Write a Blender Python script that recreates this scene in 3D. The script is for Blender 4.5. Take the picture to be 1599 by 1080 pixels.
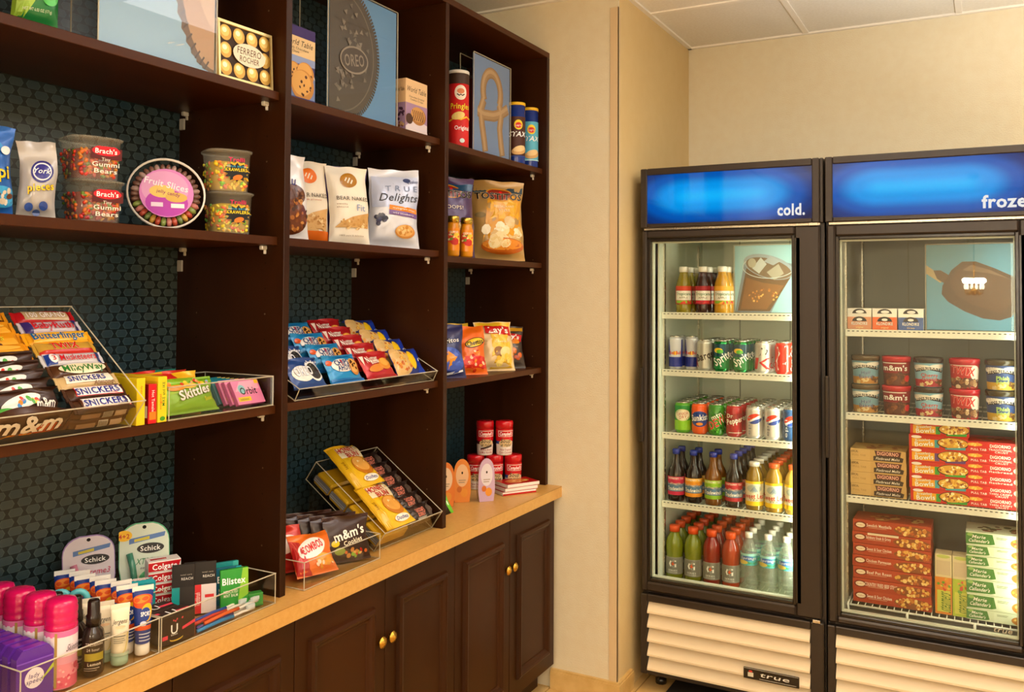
import bpy, math, random
from mathutils import Vector, Matrix
for o in list(bpy.data.objects): bpy.data.objects.remove(o)
SC = bpy.context.scene
COL = SC.collection
R = math.radians

# ------------------------------------------------------------------ camera
cam_d = bpy.data.cameras.new('camera'); cam = bpy.data.objects.new('camera', cam_d); COL.objects.link(cam)
cam.matrix_world = (Matrix.Translation((1.5421, -3.1851, 1.5313)) @ Matrix.Rotation(0.4923, 4, 'Z')
                    @ Matrix.Rotation(math.pi / 2 + 0.0288, 4, 'X') @ Matrix.Rotation(0.0052, 4, 'Z'))
cam_d.sensor_width = 36; cam_d.lens = 1386.96 * 36 / 1599
cam_d.shift_y = (420.86 - 540) / 1599; cam_d.clip_start = 0.05
SC.camera = cam

# ------------------------------------------------------------------ world, lights, exposure
wd = bpy.data.worlds.new('world'); SC.world = wd; wd.use_nodes = True
wd.node_tree.nodes['Background'].inputs[0].default_value = (1.0, 0.80, 0.56, 1)
wd.node_tree.nodes['Background'].inputs[1].default_value = 0.25
SC.view_settings.view_transform = 'Standard'; SC.view_settings.look = 'None'
SC.view_settings.exposure = -0.2; SC.view_settings.gamma = 1; SC.view_settings.use_curve_mapping = False
SC.cycles.transparent_max_bounces = 24

def area_light(name, loc, rot, sx, sy, power, col):
    d = bpy.data.lights.new(name, 'AREA'); d.shape = 'RECTANGLE'; d.size = sx; d.size_y = sy
    d.energy = power; d.color = col
    o = bpy.data.objects.new(name, d); COL.objects.link(o); o.location = loc; o.rotation_euler = rot
    return o
WARM = (0.98, 0.98, 1.0); AMBER = (1.0, 0.86, 0.66); HALO = (1.0, 0.58, 0.20)
# light of the recessed ceiling fixtures, halogen downlights and chandeliers (their bodies are built with the room below)
LAMPS = [(1.14, -0.585, 0.0), (1.14, -1.805, 0.0), (2.36, -0.585, 0.0), (2.36, -1.805, 0.0), (1.14, -3.635, 0.0), (2.36, -3.635, 0.0)]
LPOW = [5, 5, 5, 5, 6, 6]
for (lx, ly, _), pw in zip(LAMPS, LPOW):
    area_light('ceiling_lamp_light', (lx, ly, 2.685), (0, 0, 0), 0.52, 0.52, pw, WARM)
DOWN = [(0.90, -0.28, 30), (0.835, -1.15, 30), (0.835, -2.05, 30), (0.90, -2.95, 30), (1.75, -0.28, 18), (1.75, -1.20, 18)]
for lx, ly, pw in DOWN:
    d = bpy.data.lights.new('downlight_light', 'SPOT'); d.energy = pw; d.color = HALO; d.spot_size = R(92); d.spot_blend = .9; d.shadow_soft_size = .03
    o = bpy.data.objects.new('downlight_light', d); COL.objects.link(o); o.location = (lx, ly, 2.690)
FILL_TORCH = [(2.05, -0.45), (2.95, -2.9), (0.35, -5.2)]      # added uplights that brighten the ceiling, set in unseen torchieres
for (lx, ly), pw in zip(FILL_TORCH, (165, 200, 170)):
    d = bpy.data.lights.new('added_uplight', 'SPOT'); d.energy = pw; d.color = (.90, .95, 1.0); d.spot_size = R(146); d.spot_blend = .8; d.shadow_soft_size = .09
    o = bpy.data.objects.new('added_uplight', d); COL.objects.link(o); o.location = (lx, ly, 1.70); o.rotation_euler = (math.pi, 0, 0)
CHAND = [(1.42, -6.1, 1.60), (3.3, -4.6, 1.75)]  # the second chandelier is added, for diffuse fill light
for loc, pw in zip(CHAND, (135, 75)):
    for i in range(6):
        d = bpy.data.lights.new('chandelier_light', 'POINT'); d.energy = pw / 6; d.color = AMBER; d.shadow_soft_size = .024
        o = bpy.data.objects.new('chandelier_light', d); COL.objects.link(o)
        o.location = (loc[0] + .08 * math.cos(R(60 * i + 15)), loc[1] + .08 * math.sin(R(60 * i + 15)), loc[2] + .095)

# ------------------------------------------------------------------ materials
def lin(h):
    h = h.lstrip('#')
    c = [int(h[i:i + 2], 16) / 255 for i in (0, 2, 4)]
    return tuple(x / 12.92 if x <= 0.04045 else ((x + 0.055) / 1.055) ** 2.4 for x in c) + (1,)
MATS = {}
def schlick(nt, f0):
    """reflectance of a thin clear sheet, the same from either side"""
    g = nt.nodes.new('ShaderNodeNewGeometry'); d = nt.nodes.new('ShaderNodeVectorMath'); d.operation = 'DOT_PRODUCT'
    nt.links.new(g.outputs['Normal'], d.inputs[0]); nt.links.new(g.outputs['Incoming'], d.inputs[1])
    def ma(op, a, b=None):
        n = nt.nodes.new('ShaderNodeMath'); n.operation = op
        for i, x in enumerate((a, b)):
            if x is None: continue
            if isinstance(x, (int, float)): n.inputs[i].default_value = x
            else: nt.links.new(x, n.inputs[i])
        return n.outputs[0]
    k = ma('POWER', ma('SUBTRACT', 1.0, ma('ABSOLUTE', d.outputs['Value'])), 5.0)
    return ma('ADD', ma('MULTIPLY', k, 1 - f0), f0)
KIND = dict(p=(.55, 0, .4, 0), g=(.22, 0, .5, 0), f=(.30, .12, .5, .25), k=(.75, 0, .25, 0), m=(.25, .9, .5, 0), a=(.30, .45, .5, 0), w=(.38, 0, .5, 0), s=(.12, 0, .5, .3))
def newmat(name):
    m = bpy.data.materials.new(name); m.use_nodes = True
    nt = m.node_tree
    for n in list(nt.nodes): nt.nodes.remove(n)
    out = nt.nodes.new('ShaderNodeOutputMaterial')
    return m, nt, out
def M(code):
    """'kind:hex' -> cached procedural material (p paper, g gloss, f film, k matte, m metal, s liquid gloss, c clear tint)"""
    if not isinstance(code, str): return code
    if code in MATS: return MATS[code]
    kind, hx = code.split(':')
    m, nt, out = newmat(code.replace(':', '_'))
    if kind == 'c':
        tr = nt.nodes.new('ShaderNodeBsdfTransparent'); tr.inputs[0].default_value = lin(hx)
        gl = nt.nodes.new('ShaderNodeBsdfGlossy'); gl.inputs['Roughness'].default_value = .06
        fr = schlick(nt, .03)
        mx = nt.nodes.new('ShaderNodeMixShader')
        nt.links.new(fr, mx.inputs[0]); nt.links.new(tr.outputs[0], mx.inputs[1]); nt.links.new(gl.outputs[0], mx.inputs[2])
        nt.links.new(mx.outputs[0], out.inputs[0])
    elif kind == 'h':      # rippled clear plastic: mostly see-through, pale body standing in for lamplight in water bottles
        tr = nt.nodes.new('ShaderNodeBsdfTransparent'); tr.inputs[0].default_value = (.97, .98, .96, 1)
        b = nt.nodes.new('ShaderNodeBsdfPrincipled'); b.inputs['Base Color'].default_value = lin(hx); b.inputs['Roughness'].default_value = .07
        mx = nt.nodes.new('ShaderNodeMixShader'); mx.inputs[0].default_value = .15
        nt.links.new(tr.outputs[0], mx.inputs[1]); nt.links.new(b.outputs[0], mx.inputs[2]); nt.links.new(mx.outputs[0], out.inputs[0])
    elif kind == 'l':      # liquid in clear plastic: half body colour, half see-through tint
        tr = nt.nodes.new('ShaderNodeBsdfTransparent'); tr.inputs[0].default_value = lin(hx)
        b = nt.nodes.new('ShaderNodeBsdfPrincipled'); b.inputs['Base Color'].default_value = lin(hx); b.inputs['Roughness'].default_value = .08
        mx = nt.nodes.new('ShaderNodeMixShader'); mx.inputs[0].default_value = .72
        nt.links.new(tr.outputs[0], mx.inputs[1]); nt.links.new(b.outputs[0], mx.inputs[2]); nt.links.new(mx.outputs[0], out.inputs[0])
    else:
        ro, me, sp, coat = KIND[kind]
        b = nt.nodes.new('ShaderNodeBsdfPrincipled')
        tc = nt.nodes.new('ShaderNodeTexCoord'); nz = nt.nodes.new('ShaderNodeTexNoise')
        nz.inputs['Scale'].default_value = 60; nz.inputs['Detail'].default_value = 2
        nt.links.new(tc.outputs['Object'], nz.inputs['Vector'])
        mr = nt.nodes.new('ShaderNodeMapRange'); mr.inputs[3].default_value = max(.04, ro - .06); mr.inputs[4].default_value = ro + .08
        nt.links.new(nz.outputs[0], mr.inputs[0]); nt.links.new(mr.outputs[0], b.inputs['Roughness'])
        b.inputs['Base Color'].default_value = lin(hx); b.inputs['Metallic'].default_value = me
        b.inputs['Specular IOR Level'].default_value = sp; b.inputs['Coat Weight'].default_value = coat; b.inputs['Coat Roughness'].default_value = .15
        nt.links.new(b.outputs[0], out.inputs[0])
    MATS[code] = m
    return m
def acrylic():
    if 'acrylic' in MATS: return MATS['acrylic']
    m, nt, out = newmat('acrylic')
    tr = nt.nodes.new('ShaderNodeBsdfTransparent'); tr.inputs[0].default_value = (.955, .95, .925, 1)
    gl = nt.nodes.new('ShaderNodeBsdfGlossy'); gl.inputs['Roughness'].default_value = .012
    fr = schlick(nt, .03)
    mx = nt.nodes.new('ShaderNodeMixShader')
    nt.links.new(fr, mx.inputs[0]); nt.links.new(tr.outputs[0], mx.inputs[1]); nt.links.new(gl.outputs[0], mx.inputs[2]); nt.links.new(mx.outputs[0], out.inputs[0])
    MATS['acrylic'] = m
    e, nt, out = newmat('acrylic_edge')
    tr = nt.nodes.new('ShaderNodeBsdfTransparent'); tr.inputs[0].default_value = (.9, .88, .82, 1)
    b = nt.nodes.new('ShaderNodeBsdfPrincipled'); b.inputs['Base Color'].default_value = lin('e8dfc8'); b.inputs['Roughness'].default_value = .15  # pale body paints in the light that polished edges catch
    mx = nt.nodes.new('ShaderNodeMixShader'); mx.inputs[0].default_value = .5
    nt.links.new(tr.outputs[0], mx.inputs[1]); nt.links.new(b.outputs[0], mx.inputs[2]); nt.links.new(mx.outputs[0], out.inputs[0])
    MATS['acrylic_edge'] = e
    return m
acrylic(); ACR = MATS['acrylic']; EDG = MATS['acrylic_edge']

# ------------------------------------------------------------------ mesh collector
class MB:
    def __init__(s): s.v = []; s.f = []; s.m = []; s.s = []; s.mats = []
    def mi(s, m):
        m = M(m)
        if m not in s.mats: s.mats.append(m)
        return s.mats.index(m)
    def add(s, vs, fs, m, smooth=False):
        b = len(s.v); s.v += [tuple(v) for v in vs]; i = s.mi(m)
        for f in fs: s.f.append([b + k for k in f]); s.m.append(i); s.s.append(smooth)
        return s
    def box(s, x0, y0, z0, x1, y1, z1, m, bev=0):
        if bev <= 0:
            vs = [(x, y, z) for z in (z0, z1) for y in (y0, y1) for x in (x0, x1)]
            return s.add(vs, [(0, 2, 3, 1), (4, 5, 7, 6), (0, 1, 5, 4), (2, 6, 7, 3), (0, 4, 6, 2), (1, 3, 7, 5)], m)
        b = min(bev, abs(x1 - x0) / 2.01, abs(y1 - y0) / 2.01, abs(z1 - z0) / 2.01)
        def ring(z, k):
            return [(x0 + b, y0 + k, z), (x1 - b, y0 + k, z), (x1 - k, y0 + b, z), (x1 - k, y1 - b, z), (x1 - b, y1 - k, z), (x0 + b, y1 - k, z), (x0 + k, y1 - b, z), (x0 + k, y0 + b, z)]
        vs = ring(z0, b) + ring(z0 + b, 0) + ring(z1 - b, 0) + ring(z1, b)
        fs = [tuple(range(7, -1, -1)), tuple(range(24, 32))]
        for j in range(3):
            for i in range(8): fs.append((j * 8 + i, j * 8 + (i + 1) % 8, j * 8 + 8 + (i + 1) % 8, j * 8 + 8 + i))
        return s.add(vs, fs, m)
    def hexa(s, p, m):   # 8 points: bottom ring ccw, top ring ccw
        return s.add(p, [(3, 2, 1, 0), (4, 5, 6, 7), (0, 1, 5, 4), (1, 2, 6, 5), (2, 3, 7, 6), (3, 0, 4, 7)], m)
    def lathe(s, prof, m, seg=20, smooth=True, cap=True, T=None):
        vs = []
        for r, z in prof:
            for i in range(seg):
                a = 2 * math.pi * i / seg; vs.append((r * math.sin(a), -r * math.cos(a), z))
        fs = []
        for j in range(len(prof) - 1):
            for i in range(seg): fs.append((j * seg + i, j * seg + (i + 1) % seg, (j + 1) * seg + (i + 1) % seg, (j + 1) * seg + i))
        if cap:
            fs.append(tuple(range(seg - 1, -1, -1))); n = (len(prof) - 1) * seg; fs.append(tuple(range(n, n + seg)))
        if T: vs = [tuple(T @ Vector(v)) for v in vs]
        return s.add(vs, fs, m, smooth)
    def tube(s, pts, r, m, seg=6, smooth=True):
        pts = [Vector(p) for p in pts]; vs = []; fs = []
        for k, p in enumerate(pts):
            t = (pts[min(k + 1, len(pts) - 1)] - pts[max(k - 1, 0)]).normalized()
            u = t.cross(Vector((0, 0, 1)) if abs(t.z) < .9 else Vector((1, 0, 0))).normalized(); w = t.cross(u)
            for i in range(seg):
                a = 2 * math.pi * i / seg; vs.append(p + u * r * math.cos(a) + w * r * math.sin(a))
        for k in range(len(pts) - 1):
            for i in range(seg): fs.append((k * seg + i, k * seg + (i + 1) % seg, (k + 1) * seg + (i + 1) % seg, (k + 1) * seg + i))
        fs.append(tuple(range(seg - 1, -1, -1))); n = (len(pts) - 1) * seg; fs.append(tuple(range(n, n + seg)))
        return s.add(vs, fs, m, smooth)
    def prism(s, poly, a, b, m, axis='y', smooth=False):   # 2D outline extruded between a and b along axis
        n = len(poly)
        f = {'y': lambda p, t: (p[0], t, p[1]), 'x': lambda p, t: (t, p[0], p[1]), 'z': lambda p, t: (p[0], p[1], t)}[axis]
        vs = [f(p, a) for p in poly] + [f(p, b) for p in poly]
        return s.add(vs, [tuple(range(n)), tuple(range(2 * n - 1, n - 1, -1))] + [(i, i + n, (i + 1) % n + n, (i + 1) % n) for i in range(n)], m, smooth)
    def build(s, name, parent=None, fix=True):
        me = bpy.data.meshes.new(name); me.from_pydata(s.v, [], s.f); me.update()
        for m in s.mats: me.materials.append(m)
        me.polygons.foreach_set('material_index', s.m); me.polygons.foreach_set('use_smooth', s.s)
        o = bpy.data.objects.new(name, me); COL.objects.link(o)
        if parent: o.parent = parent
        return o

LIFT = [0.0]
def thing(name, label, cat, loc=(0, 0, 0), rz=0, group=None, tilt=0, ry=0):
    loc = (loc[0], loc[1], loc[2] + LIFT[0])
    o = bpy.data.objects.new(name, None); o.empty_display_size = .05; COL.objects.link(o)
    o.location = loc; o.rotation_euler = (-R(tilt), R(ry), R(rz))
    return tag(o, label, cat, group)
def tag(o, label, cat, group=None):
    o['label'] = label; o['category'] = cat
    if group: o['group'] = group
    return o
def struct(mb, name, parent=None):
    o = mb.build(name, parent)
    if not parent: o['kind'] = 'structure'
    return o
CHILD = {}
def kids(o): return list(o.children)
def dup(root, loc, rz=None, label=None, group=None, tilt=None, scale=None):
    def cp(o, par):
        c = o.copy(); COL.objects.link(c); c.parent = par
        for k in kids(o): cp(k, c)
        return c
    r = cp(root, None); r.location = (loc[0], loc[1], loc[2] + LIFT[0])
    e = list(root.rotation_euler)
    if rz is not None: e[2] = R(rz)
    if tilt is not None: e[0] = -R(tilt)
    r.rotation_euler = e
    if scale: r.scale = scale
    if label: r['label'] = label
    if group: r['group'] = group
    return r

# ------------------------------------------------------------------ printing: flat shapes and lettering laid on a surface
_tx = {}
def glyphs(txt, bold=0.0):
    k = (txt, bold)
    if k not in _tx:
        c = bpy.data.curves.new('t', 'FONT'); c.body = txt; c.resolution_u = 2; c.offset = bold * .42; c.space_character = 1.07
        o = bpy.data.objects.new('t', c); me = o.to_mesh()
        vs = [(v.co.x, v.co.y) for v in me.vertices]; fs = [tuple(p.vertices) for p in me.polygons]
        o.to_mesh_clear(); bpy.data.objects.remove(o); bpy.data.curves.remove(c)
        _tx[k] = (vs, fs)
    return _tx[k]
class Flat:
    curved = False
    def __init__(s, o, U, V):
        s.o = Vector(o); s.U = Vector(U); s.V = Vector(V); s.n = s.U.cross(s.V).normalized(); s.w = s.U.length; s.h = s.V.length; s.e = .0004
    clamp = True
    def at(s, u, v, d):
        if s.clamp: u = min(max(u, 0), 1); v = min(max(v, 0), 1)
        return s.o + s.U * u + s.V * v + s.n * d
class Cyl:           # front of a round pack; r may be a function of height fraction
    curved = True
    def __init__(s, r, z0, h, span=120, turn=0):
        s.r = r if callable(r) else (lambda v: r); s.z0 = z0; s.h = h; s.sp = R(span); s.tn = R(turn); s.w = s.r(.5) * s.sp; s.e = .0005
    def at(s, u, v, d):
        u = min(max(u, 0), 1); v = min(max(v, 0), 1)
        a = (u - .5) * s.sp + s.tn; r = s.r(v) + d
        return Vector((r * math.sin(a), -r * math.cos(a), s.z0 + v * s.h))
class Pillow:        # face of a filled bag, w x h, thickness t; side = -1 front, +1 back
    curved = True
    def __init__(s, w, h, t, side=-1, pw=2.2, bot=0.06, top=0.08, seed=0, crease=1.0):
        s.w = w; s.h = h; s.t = t; s.side = side; s.pw = pw; s.b = bot; s.tp = top; s.sd = seed; s.e = .0014; s.cr = crease; s.gs = seed if side < 0 else seed - 3
    def bulge(s, u, v):
        x = abs(2 * u - 1)
        fx = max(0, 1 - x ** s.pw) ** .62
        q = (v - s.b) / (1 - s.b - s.tp)
        if q <= 0 or q >= 1: return 0
        fz = (math.sin(math.pi * q ** .8)) ** .5
        wr = (.05 * math.sin(17 * u + 9 * v + s.sd) + .045 * math.sin(31 * v - 13 * u + 2 * s.sd)) * s.cr * (.35 + x)
        return max(0, fx * fz * (1 + wr) + .25 * wr * fz * fx)
    def at(s, u, v, d):
        u = min(max(u, 0), 1); v = min(max(v, 0), 1)
        k = s.bulge(u, v); q = math.sin(math.pi * min(max(v, 0), 1)); sg = s.gs
        pin = 1 - s.cr * (.075 * q ** .6 + .018 * math.sin(9 * v + sg) * q + .012 * math.sin(23 * v + 2 * sg) * q)
        zz = v * s.h + s.cr * s.h * (.014 * math.sin(4 * u + sg) + .006 * math.sin(13 * u + 2 * sg)) * max(0, v - .55) / .45
        yy = s.cr * .010 * math.sin(5 * u + sg) * max(0, v - .88) / .12
        return Vector(((u - .5) * s.w * pin + s.cr * .006 * math.sin(5 * v + sg) * v, s.side * (s.t / 2 * k + .0008 + d) + yy, zz))

def fan(S, cu, cv, ru, rv, d, mb, m, n=20, rot=0, rings=1, star=0, a0=0, a1=360):
    vs = [S.at(cu, cv, d)]; fs = []
    full = a1 - a0 >= 360
    N = n if full else n + 1
    ar = S.h / S.w
    for k in range(1, rings + 1):
        for i in range(N):
            a = R(a0 + (a1 - a0) * i / n); q = k / rings * (1 - (star if i % 2 else 0))
            x, y = q * ru * math.cos(a), q * rv * math.sin(a)
            if rot:
                c, s_ = math.cos(R(rot)), math.sin(R(rot)); X = x; Y = y * ar
                x, y = c * X - s_ * Y, (s_ * X + c * Y) / ar
            vs.append(S.at(cu + x, cv + y, d))
    for i in range(n):
        j = (i + 1) % N; fs.append((0, 1 + i, 1 + j))
        for k in range(1, rings): fs.append((1 + (k - 1) * N + i, 1 + k * N + i, 1 + k * N + j, 1 + (k - 1) * N + j))
    mb.add(vs, fs, m)
def stroke(S, pts, wd, d, mb, m):
    ar = S.h / S.w; P = [(x, y * ar) for x, y in pts]; vs = []
    for i, (x, y) in enumerate(P):
        a, b = P[max(i - 1, 0)], P[min(i + 1, len(P) - 1)]
        tx, ty = b[0] - a[0], b[1] - a[1]; l = math.hypot(tx, ty) or 1
        nx, ny = -ty / l * wd / 2, tx / l * wd / 2
        vs += [S.at(x - nx, (y - ny) / ar, d), S.at(x + nx, (y + ny) / ar, d)]
    mb.add(vs, [(2 * i, 2 * i + 2, 2 * i + 3, 2 * i + 1) for i in range(len(P) - 1)], m)
def text(S, t, cu, cv, hh, d, mb, m, w=None, bold=.012, shear=0, rot=0, arc=0):
    """hh: letter height as a fraction of the face height, w: optional total width as a fraction of the face width"""
    vs, fs = glyphs(t, bold)
    if not vs: return
    xs = [v[0] for v in vs]; x0, x1 = min(xs), max(xs)
    sy = hh * S.h / .70; sx = (w * S.w / (x1 - x0)) if w else sy
    c, s_ = math.cos(R(rot)), math.sin(R(rot)); out = []
    for x, y in vs:
        X = (x - (x0 + x1) / 2) * sx; Y = (y - .35) * sy + 0
        X += shear * Y
        if arc: Y += arc * sy * (1 - (2 * (x - x0) / (x1 - x0) - 1) ** 2)
        X, Y = c * X - s_ * Y, s_ * X + c * Y
        out.append(S.at(cu + X / S.w, cv + Y / S.h, d))
    mb.add(out, fs, m)
def printed(S, ops, shapes, letters, layer0=1):
    """ops: ('r',u0,v0,u1,v1,m) ('e',cu,cv,ru,rv,m[,rot[,star[,a0,a1]]]) ('p',pts,m) ('s',pts,width,m) ('t',txt,cu,cv,h,m[,opts]) ('b',cu,cv,ru,rv,n,size,[mats][,seed])"""
    L = layer0
    for op in ops:
        k = op[0]; st = S.e * (.18 if isinstance(S, Pillow) else .3); d = S.e + st * L; L += 1
        if k == 'r':
            _, u0, v0, u1, v1, m = op
            if S.curved: nu = max(1, int(abs(u1 - u0) * 14 + .5)); nv = max(1, int(abs(v1 - v0) * (14 if isinstance(S, Pillow) else 3) + .5))
            else: nu = nv = 1
            vs = [S.at(u0 + (u1 - u0) * i / nu, v0 + (v1 - v0) * j / nv, d) for j in range(nv + 1) for i in range(nu + 1)]
            shapes.add(vs, [(j * (nu + 1) + i, j * (nu + 1) + i + 1, (j + 1) * (nu + 1) + i + 1, (j + 1) * (nu + 1) + i) for j in range(nv) for i in range(nu)], m, S.curved)
        elif k == 'e':
            _, cu, cv, ru, rv, m = op[:6]; rest = op[6:]
            fan(S, cu, cv, ru, rv, d, shapes, m, n=24, rot=rest[0] if rest else 0, star=rest[1] if len(rest) > 1 else 0,
                rings=4 if (S.curved and max(ru * S.w, rv * S.h) > .012) else 1, a0=rest[2] if len(rest) > 2 else 0, a1=rest[3] if len(rest) > 3 else 360)
        elif k == 'p':
            _, pts, m = op
            if S.curved:
                cu = sum(p[0] for p in pts) / len(pts); cv = sum(p[1] for p in pts) / len(pts); n = len(pts); vs = [S.at(cu, cv, d)]
                for q in (.34, .67, 1):
                    for i in range(n):
                        for h in range(3):
                            a, b = pts[i], pts[(i + 1) % n]; x = a[0] + (b[0] - a[0]) * h / 3; y = a[1] + (b[1] - a[1]) * h / 3
                            vs.append(S.at(cu + (x - cu) * q, cv + (y - cv) * q, d))
                N = 3 * n; fs = []
                for i in range(N):
                    j = (i + 1) % N; fs.append((0, 1 + i, 1 + j))
                    for r_ in range(2): fs.append((1 + r_ * N + i, 1 + (r_ + 1) * N + i, 1 + (r_ + 1) * N + j, 1 + r_ * N + j))
                shapes.add(vs, fs, m)
            else: shapes.add([S.at(u, v, d) for u, v in pts], [tuple(range(len(pts)))], m)
        elif k == 's': stroke(S, op[1], op[2], d, shapes, op[3])
        elif k == 'b':
            _, cu, cv, ru, rv, n, size, ms = op[:8]; rg = random.Random(op[8] if len(op) > 8 else 1)
            for i in range(n):
                a = rg.random() * 6.283; q = math.sqrt(rg.random()); x = cu + ru * q * math.cos(a); y = cv + rv * q * math.sin(a); z = size * rg.uniform(.7, 1.25)
                fan(S, x, y, z, z * S.w / S.h * rg.uniform(.55, 1), d + st * .9 * i / n, shapes, ms[i % len(ms)], n=8, rot=rg.uniform(0, 180))
            L += 1
        elif k == 't':
            _, tx, cu, cv, hh, m = op[:6]; o = dict(op[6]) if len(op) > 6 else {}
            ol = o.pop('ol', None)
            if isinstance(S, Pillow): d += .0009
            if ol: text(S, tx, cu, cv, hh, d, letters, ol, **{**o, 'bold': o.get('bold', .012) + o.pop('olw', .035)}); d += st; L += 1; o.pop('olw', None)
            text(S, tx, cu, cv, hh, d, letters, m, **o)
def merge_near(parts):
    """join the meshes whose boxes lie close together, keep far ones apart"""
    n = len(parts); par = list(range(n))
    def find(i):
        while par[i] != i: i = par[i]
        return i
    bx = [([min(v[k] for v in p.v) for k in range(3)], [max(v[k] for v in p.v) for k in range(3)]) for p in parts]
    sz = [max(h - l for l, h in zip(*b)) for b in bx]
    for i in range(n):
        for j in range(i):
            g = max(max(bx[i][0][k] - bx[j][1][k], bx[j][0][k] - bx[i][1][k]) for k in range(3))
            if g < .16 * max(sz[i], sz[j]): par[find(i)] = find(j)
    out = {}
    for i in range(n):
        r = find(i); q = out.setdefault(r, MB()); p = parts[i]
        for m_i, m in enumerate(p.mats):
            fs = [f for f, k in zip(p.f, p.m) if k == m_i]
            if fs:
                used = sorted({x for f in fs for x in f}); ix = {x: k for k, x in enumerate(used)}
                sm = next(sv for sv, k in zip(p.s, p.m) if k == m_i)
                q.add([p.v[x] for x in used], [[ix[x] for x in f] for f in fs], m, sm)
    return list(out.values())
def finish(t, jobs, pname='printed_panel', lname='lettering'):
    p0 = None
    for S, ops in jobs:
        shs, les, L = [], [], 1
        for op in ops:
            sh, le = MB(), MB(); printed(S, [op], sh, le, L); L += 2 if op[0] == 'b' or (op[0] == 't' and len(op) > 6 and 'ol' in op[6]) else 1
            if sh.f: shs.append(sh)
            if le.f: les.append(le)
        for q in merge_near(shs): p = q.build(pname, t); p0 = p0 or p
        for q in les: q.build(lname, t)
    return p0

# ------------------------------------------------------------------ generic packs
def carton(name, label, cat, loc, rz, w, d, h, base, front=(), top=(), left=(), right=(), group=None, tilt=0, part='carton', bev=.0008, ry=0):
    t = thing(name, label, cat, (loc[0], loc[1], loc[2] + abs(math.sin(R(tilt))) * d / 2), rz, group, tilt, ry)
    MB().box(-w / 2, -d / 2, 0, w / 2, d / 2, h, base, bev).build(part, t)
    jobs = []
    if front: jobs.append((Flat((-w / 2, -d / 2, 0), (w, 0, 0), (0, 0, h)), front))
    if top: jobs.append((Flat((-w / 2, -d / 2, h), (w, 0, 0), (0, d, 0)), top))
    if left: jobs.append((Flat((-w / 2, d / 2, 0), (0, -d, 0), (0, 0, h)), left))
    if right: jobs.append((Flat((w / 2, -d / 2, 0), (0, d, 0), (0, 0, h)), right))
    if jobs: finish(t, jobs)
    return t
def bag(name, label, cat, loc, rz, w, h, t_, base, front=(), tilt=0, group=None, seed=0, back=None, pw=2.2, bot=.06, top=.08, crimp=None, part='pouch', nu=18, nv=22, crease=1.0, notch=False, ry=0):
    t = thing(name, label, cat, loc, rz, group, tilt, ry)
    mb = MB(); F = Pillow(w, h, t_, -1, pw, bot, top, seed, crease); B = Pillow(w, h, t_, 1, pw, bot, top, seed + 3, crease)
    for S_, m in ((F, base), (B, back or base)):
        vs = [S_.at(i / nu, j / nv, 0) for j in range(nv + 1) for i in range(nu + 1)]
        fs = [(j * (nu + 1) + i, j * (nu + 1) + i + 1, (j + 1) * (nu + 1) + i + 1, (j + 1) * (nu + 1) + i) for j in range(nv) for i in range(nu)]
        if S_ is B: fs = [f[::-1] for f in fs]
        mb.add(vs, fs, m, True)
    rim = [(i, 0) for i in range(nu + 1)] + [(nu, j) for j in range(1, nv + 1)] + [(i, nv) for i in range(nu - 1, -1, -1)] + [(0, j) for j in range(nv - 1, 0, -1)]
    n = len(rim); vs = [F.at(i / nu, j / nv, 0) for i, j in rim] + [B.at(i / nu, j / nv, 0) for i, j in rim]
    mb.add(vs, [(i, i + n, (i + 1) % n + n, (i + 1) % n) for i in range(n)], base, True)
    mb.build(part, t)
    if crimp:   # ribbed heat seals
        for v0, v1 in ((0, bot * .9), (1 - top * .85, 1)):
            k = 4; c = MB()
            for i in range(k):
                a, b = v0 + (v1 - v0) * i / k, v0 + (v1 - v0) * (i + .6) / k
                c.box(-w / 2, -.0022, a * h, w / 2, .0022, b * h, crimp)
            c.build('crimped_seal', t)
    if front: finish(t, [(F, list(front))])
    return t
def lathed(t, name, prof, m, seg=20, cap=True): return MB().lathe(prof, m, seg, True, cap).build(name, t)
# ================================================================== SETTING
def noise_paint(name, c1, c2, scale, rough=.7, bump=.0, bscale=120, spec=.3, stretch=None):
    m, nt, out = newmat(name)
    b = nt.nodes.new('ShaderNodeBsdfPrincipled'); tc = nt.nodes.new('ShaderNodeTexCoord'); nz = nt.nodes.new('ShaderNodeTexNoise')
    nz.inputs['Scale'].default_value = scale; nz.inputs['Detail'].default_value = 5
    src = tc.outputs['Object']
    if stretch:
        mp = nt.nodes.new('ShaderNodeMapping'); mp.inputs['Scale'].default_value = stretch; nt.links.new(src, mp.inputs['Vector']); src = mp.outputs[0]
    nt.links.new(src, nz.inputs['Vector'])
    cr = nt.nodes.new('ShaderNodeValToRGB'); cr.color_ramp.elements[0].position = .35; cr.color_ramp.elements[1].position = .65
    cr.color_ramp.elements[0].color = lin(c1); cr.color_ramp.elements[1].color = lin(c2)
    nt.links.new(nz.outputs[0], cr.inputs[0]); nt.links.new(cr.outputs[0], b.inputs['Base Color'])
    b.inputs['Roughness'].default_value = rough; b.inputs['Specular IOR Level'].default_value = spec
    if bump:
        n2 = nt.nodes.new('ShaderNodeTexNoise'); n2.inputs['Scale'].default_value = bscale; n2.inputs['Detail'].default_value = 3
        nt.links.new(tc.outputs['Object'], n2.inputs['Vector'])
        bp = nt.nodes.new('ShaderNodeBump'); bp.inputs['Strength'].default_value = bump; bp.inputs['Distance'].default_value = .003
        nt.links.new(n2.outputs[0], bp.inputs['Height']); nt.links.new(bp.outputs[0], b.inputs['Normal'])
    nt.links.new(b.outputs[0], out.inputs[0])
    return m
WALL = noise_paint('vinyl_wallcovering', 'dfd1b0', 'e1d5b6', 24, .55, .4, 190)
WALLN = noise_paint('plain_painted_wall', 'e6e2da', 'eae6de', 9, .7)
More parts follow.
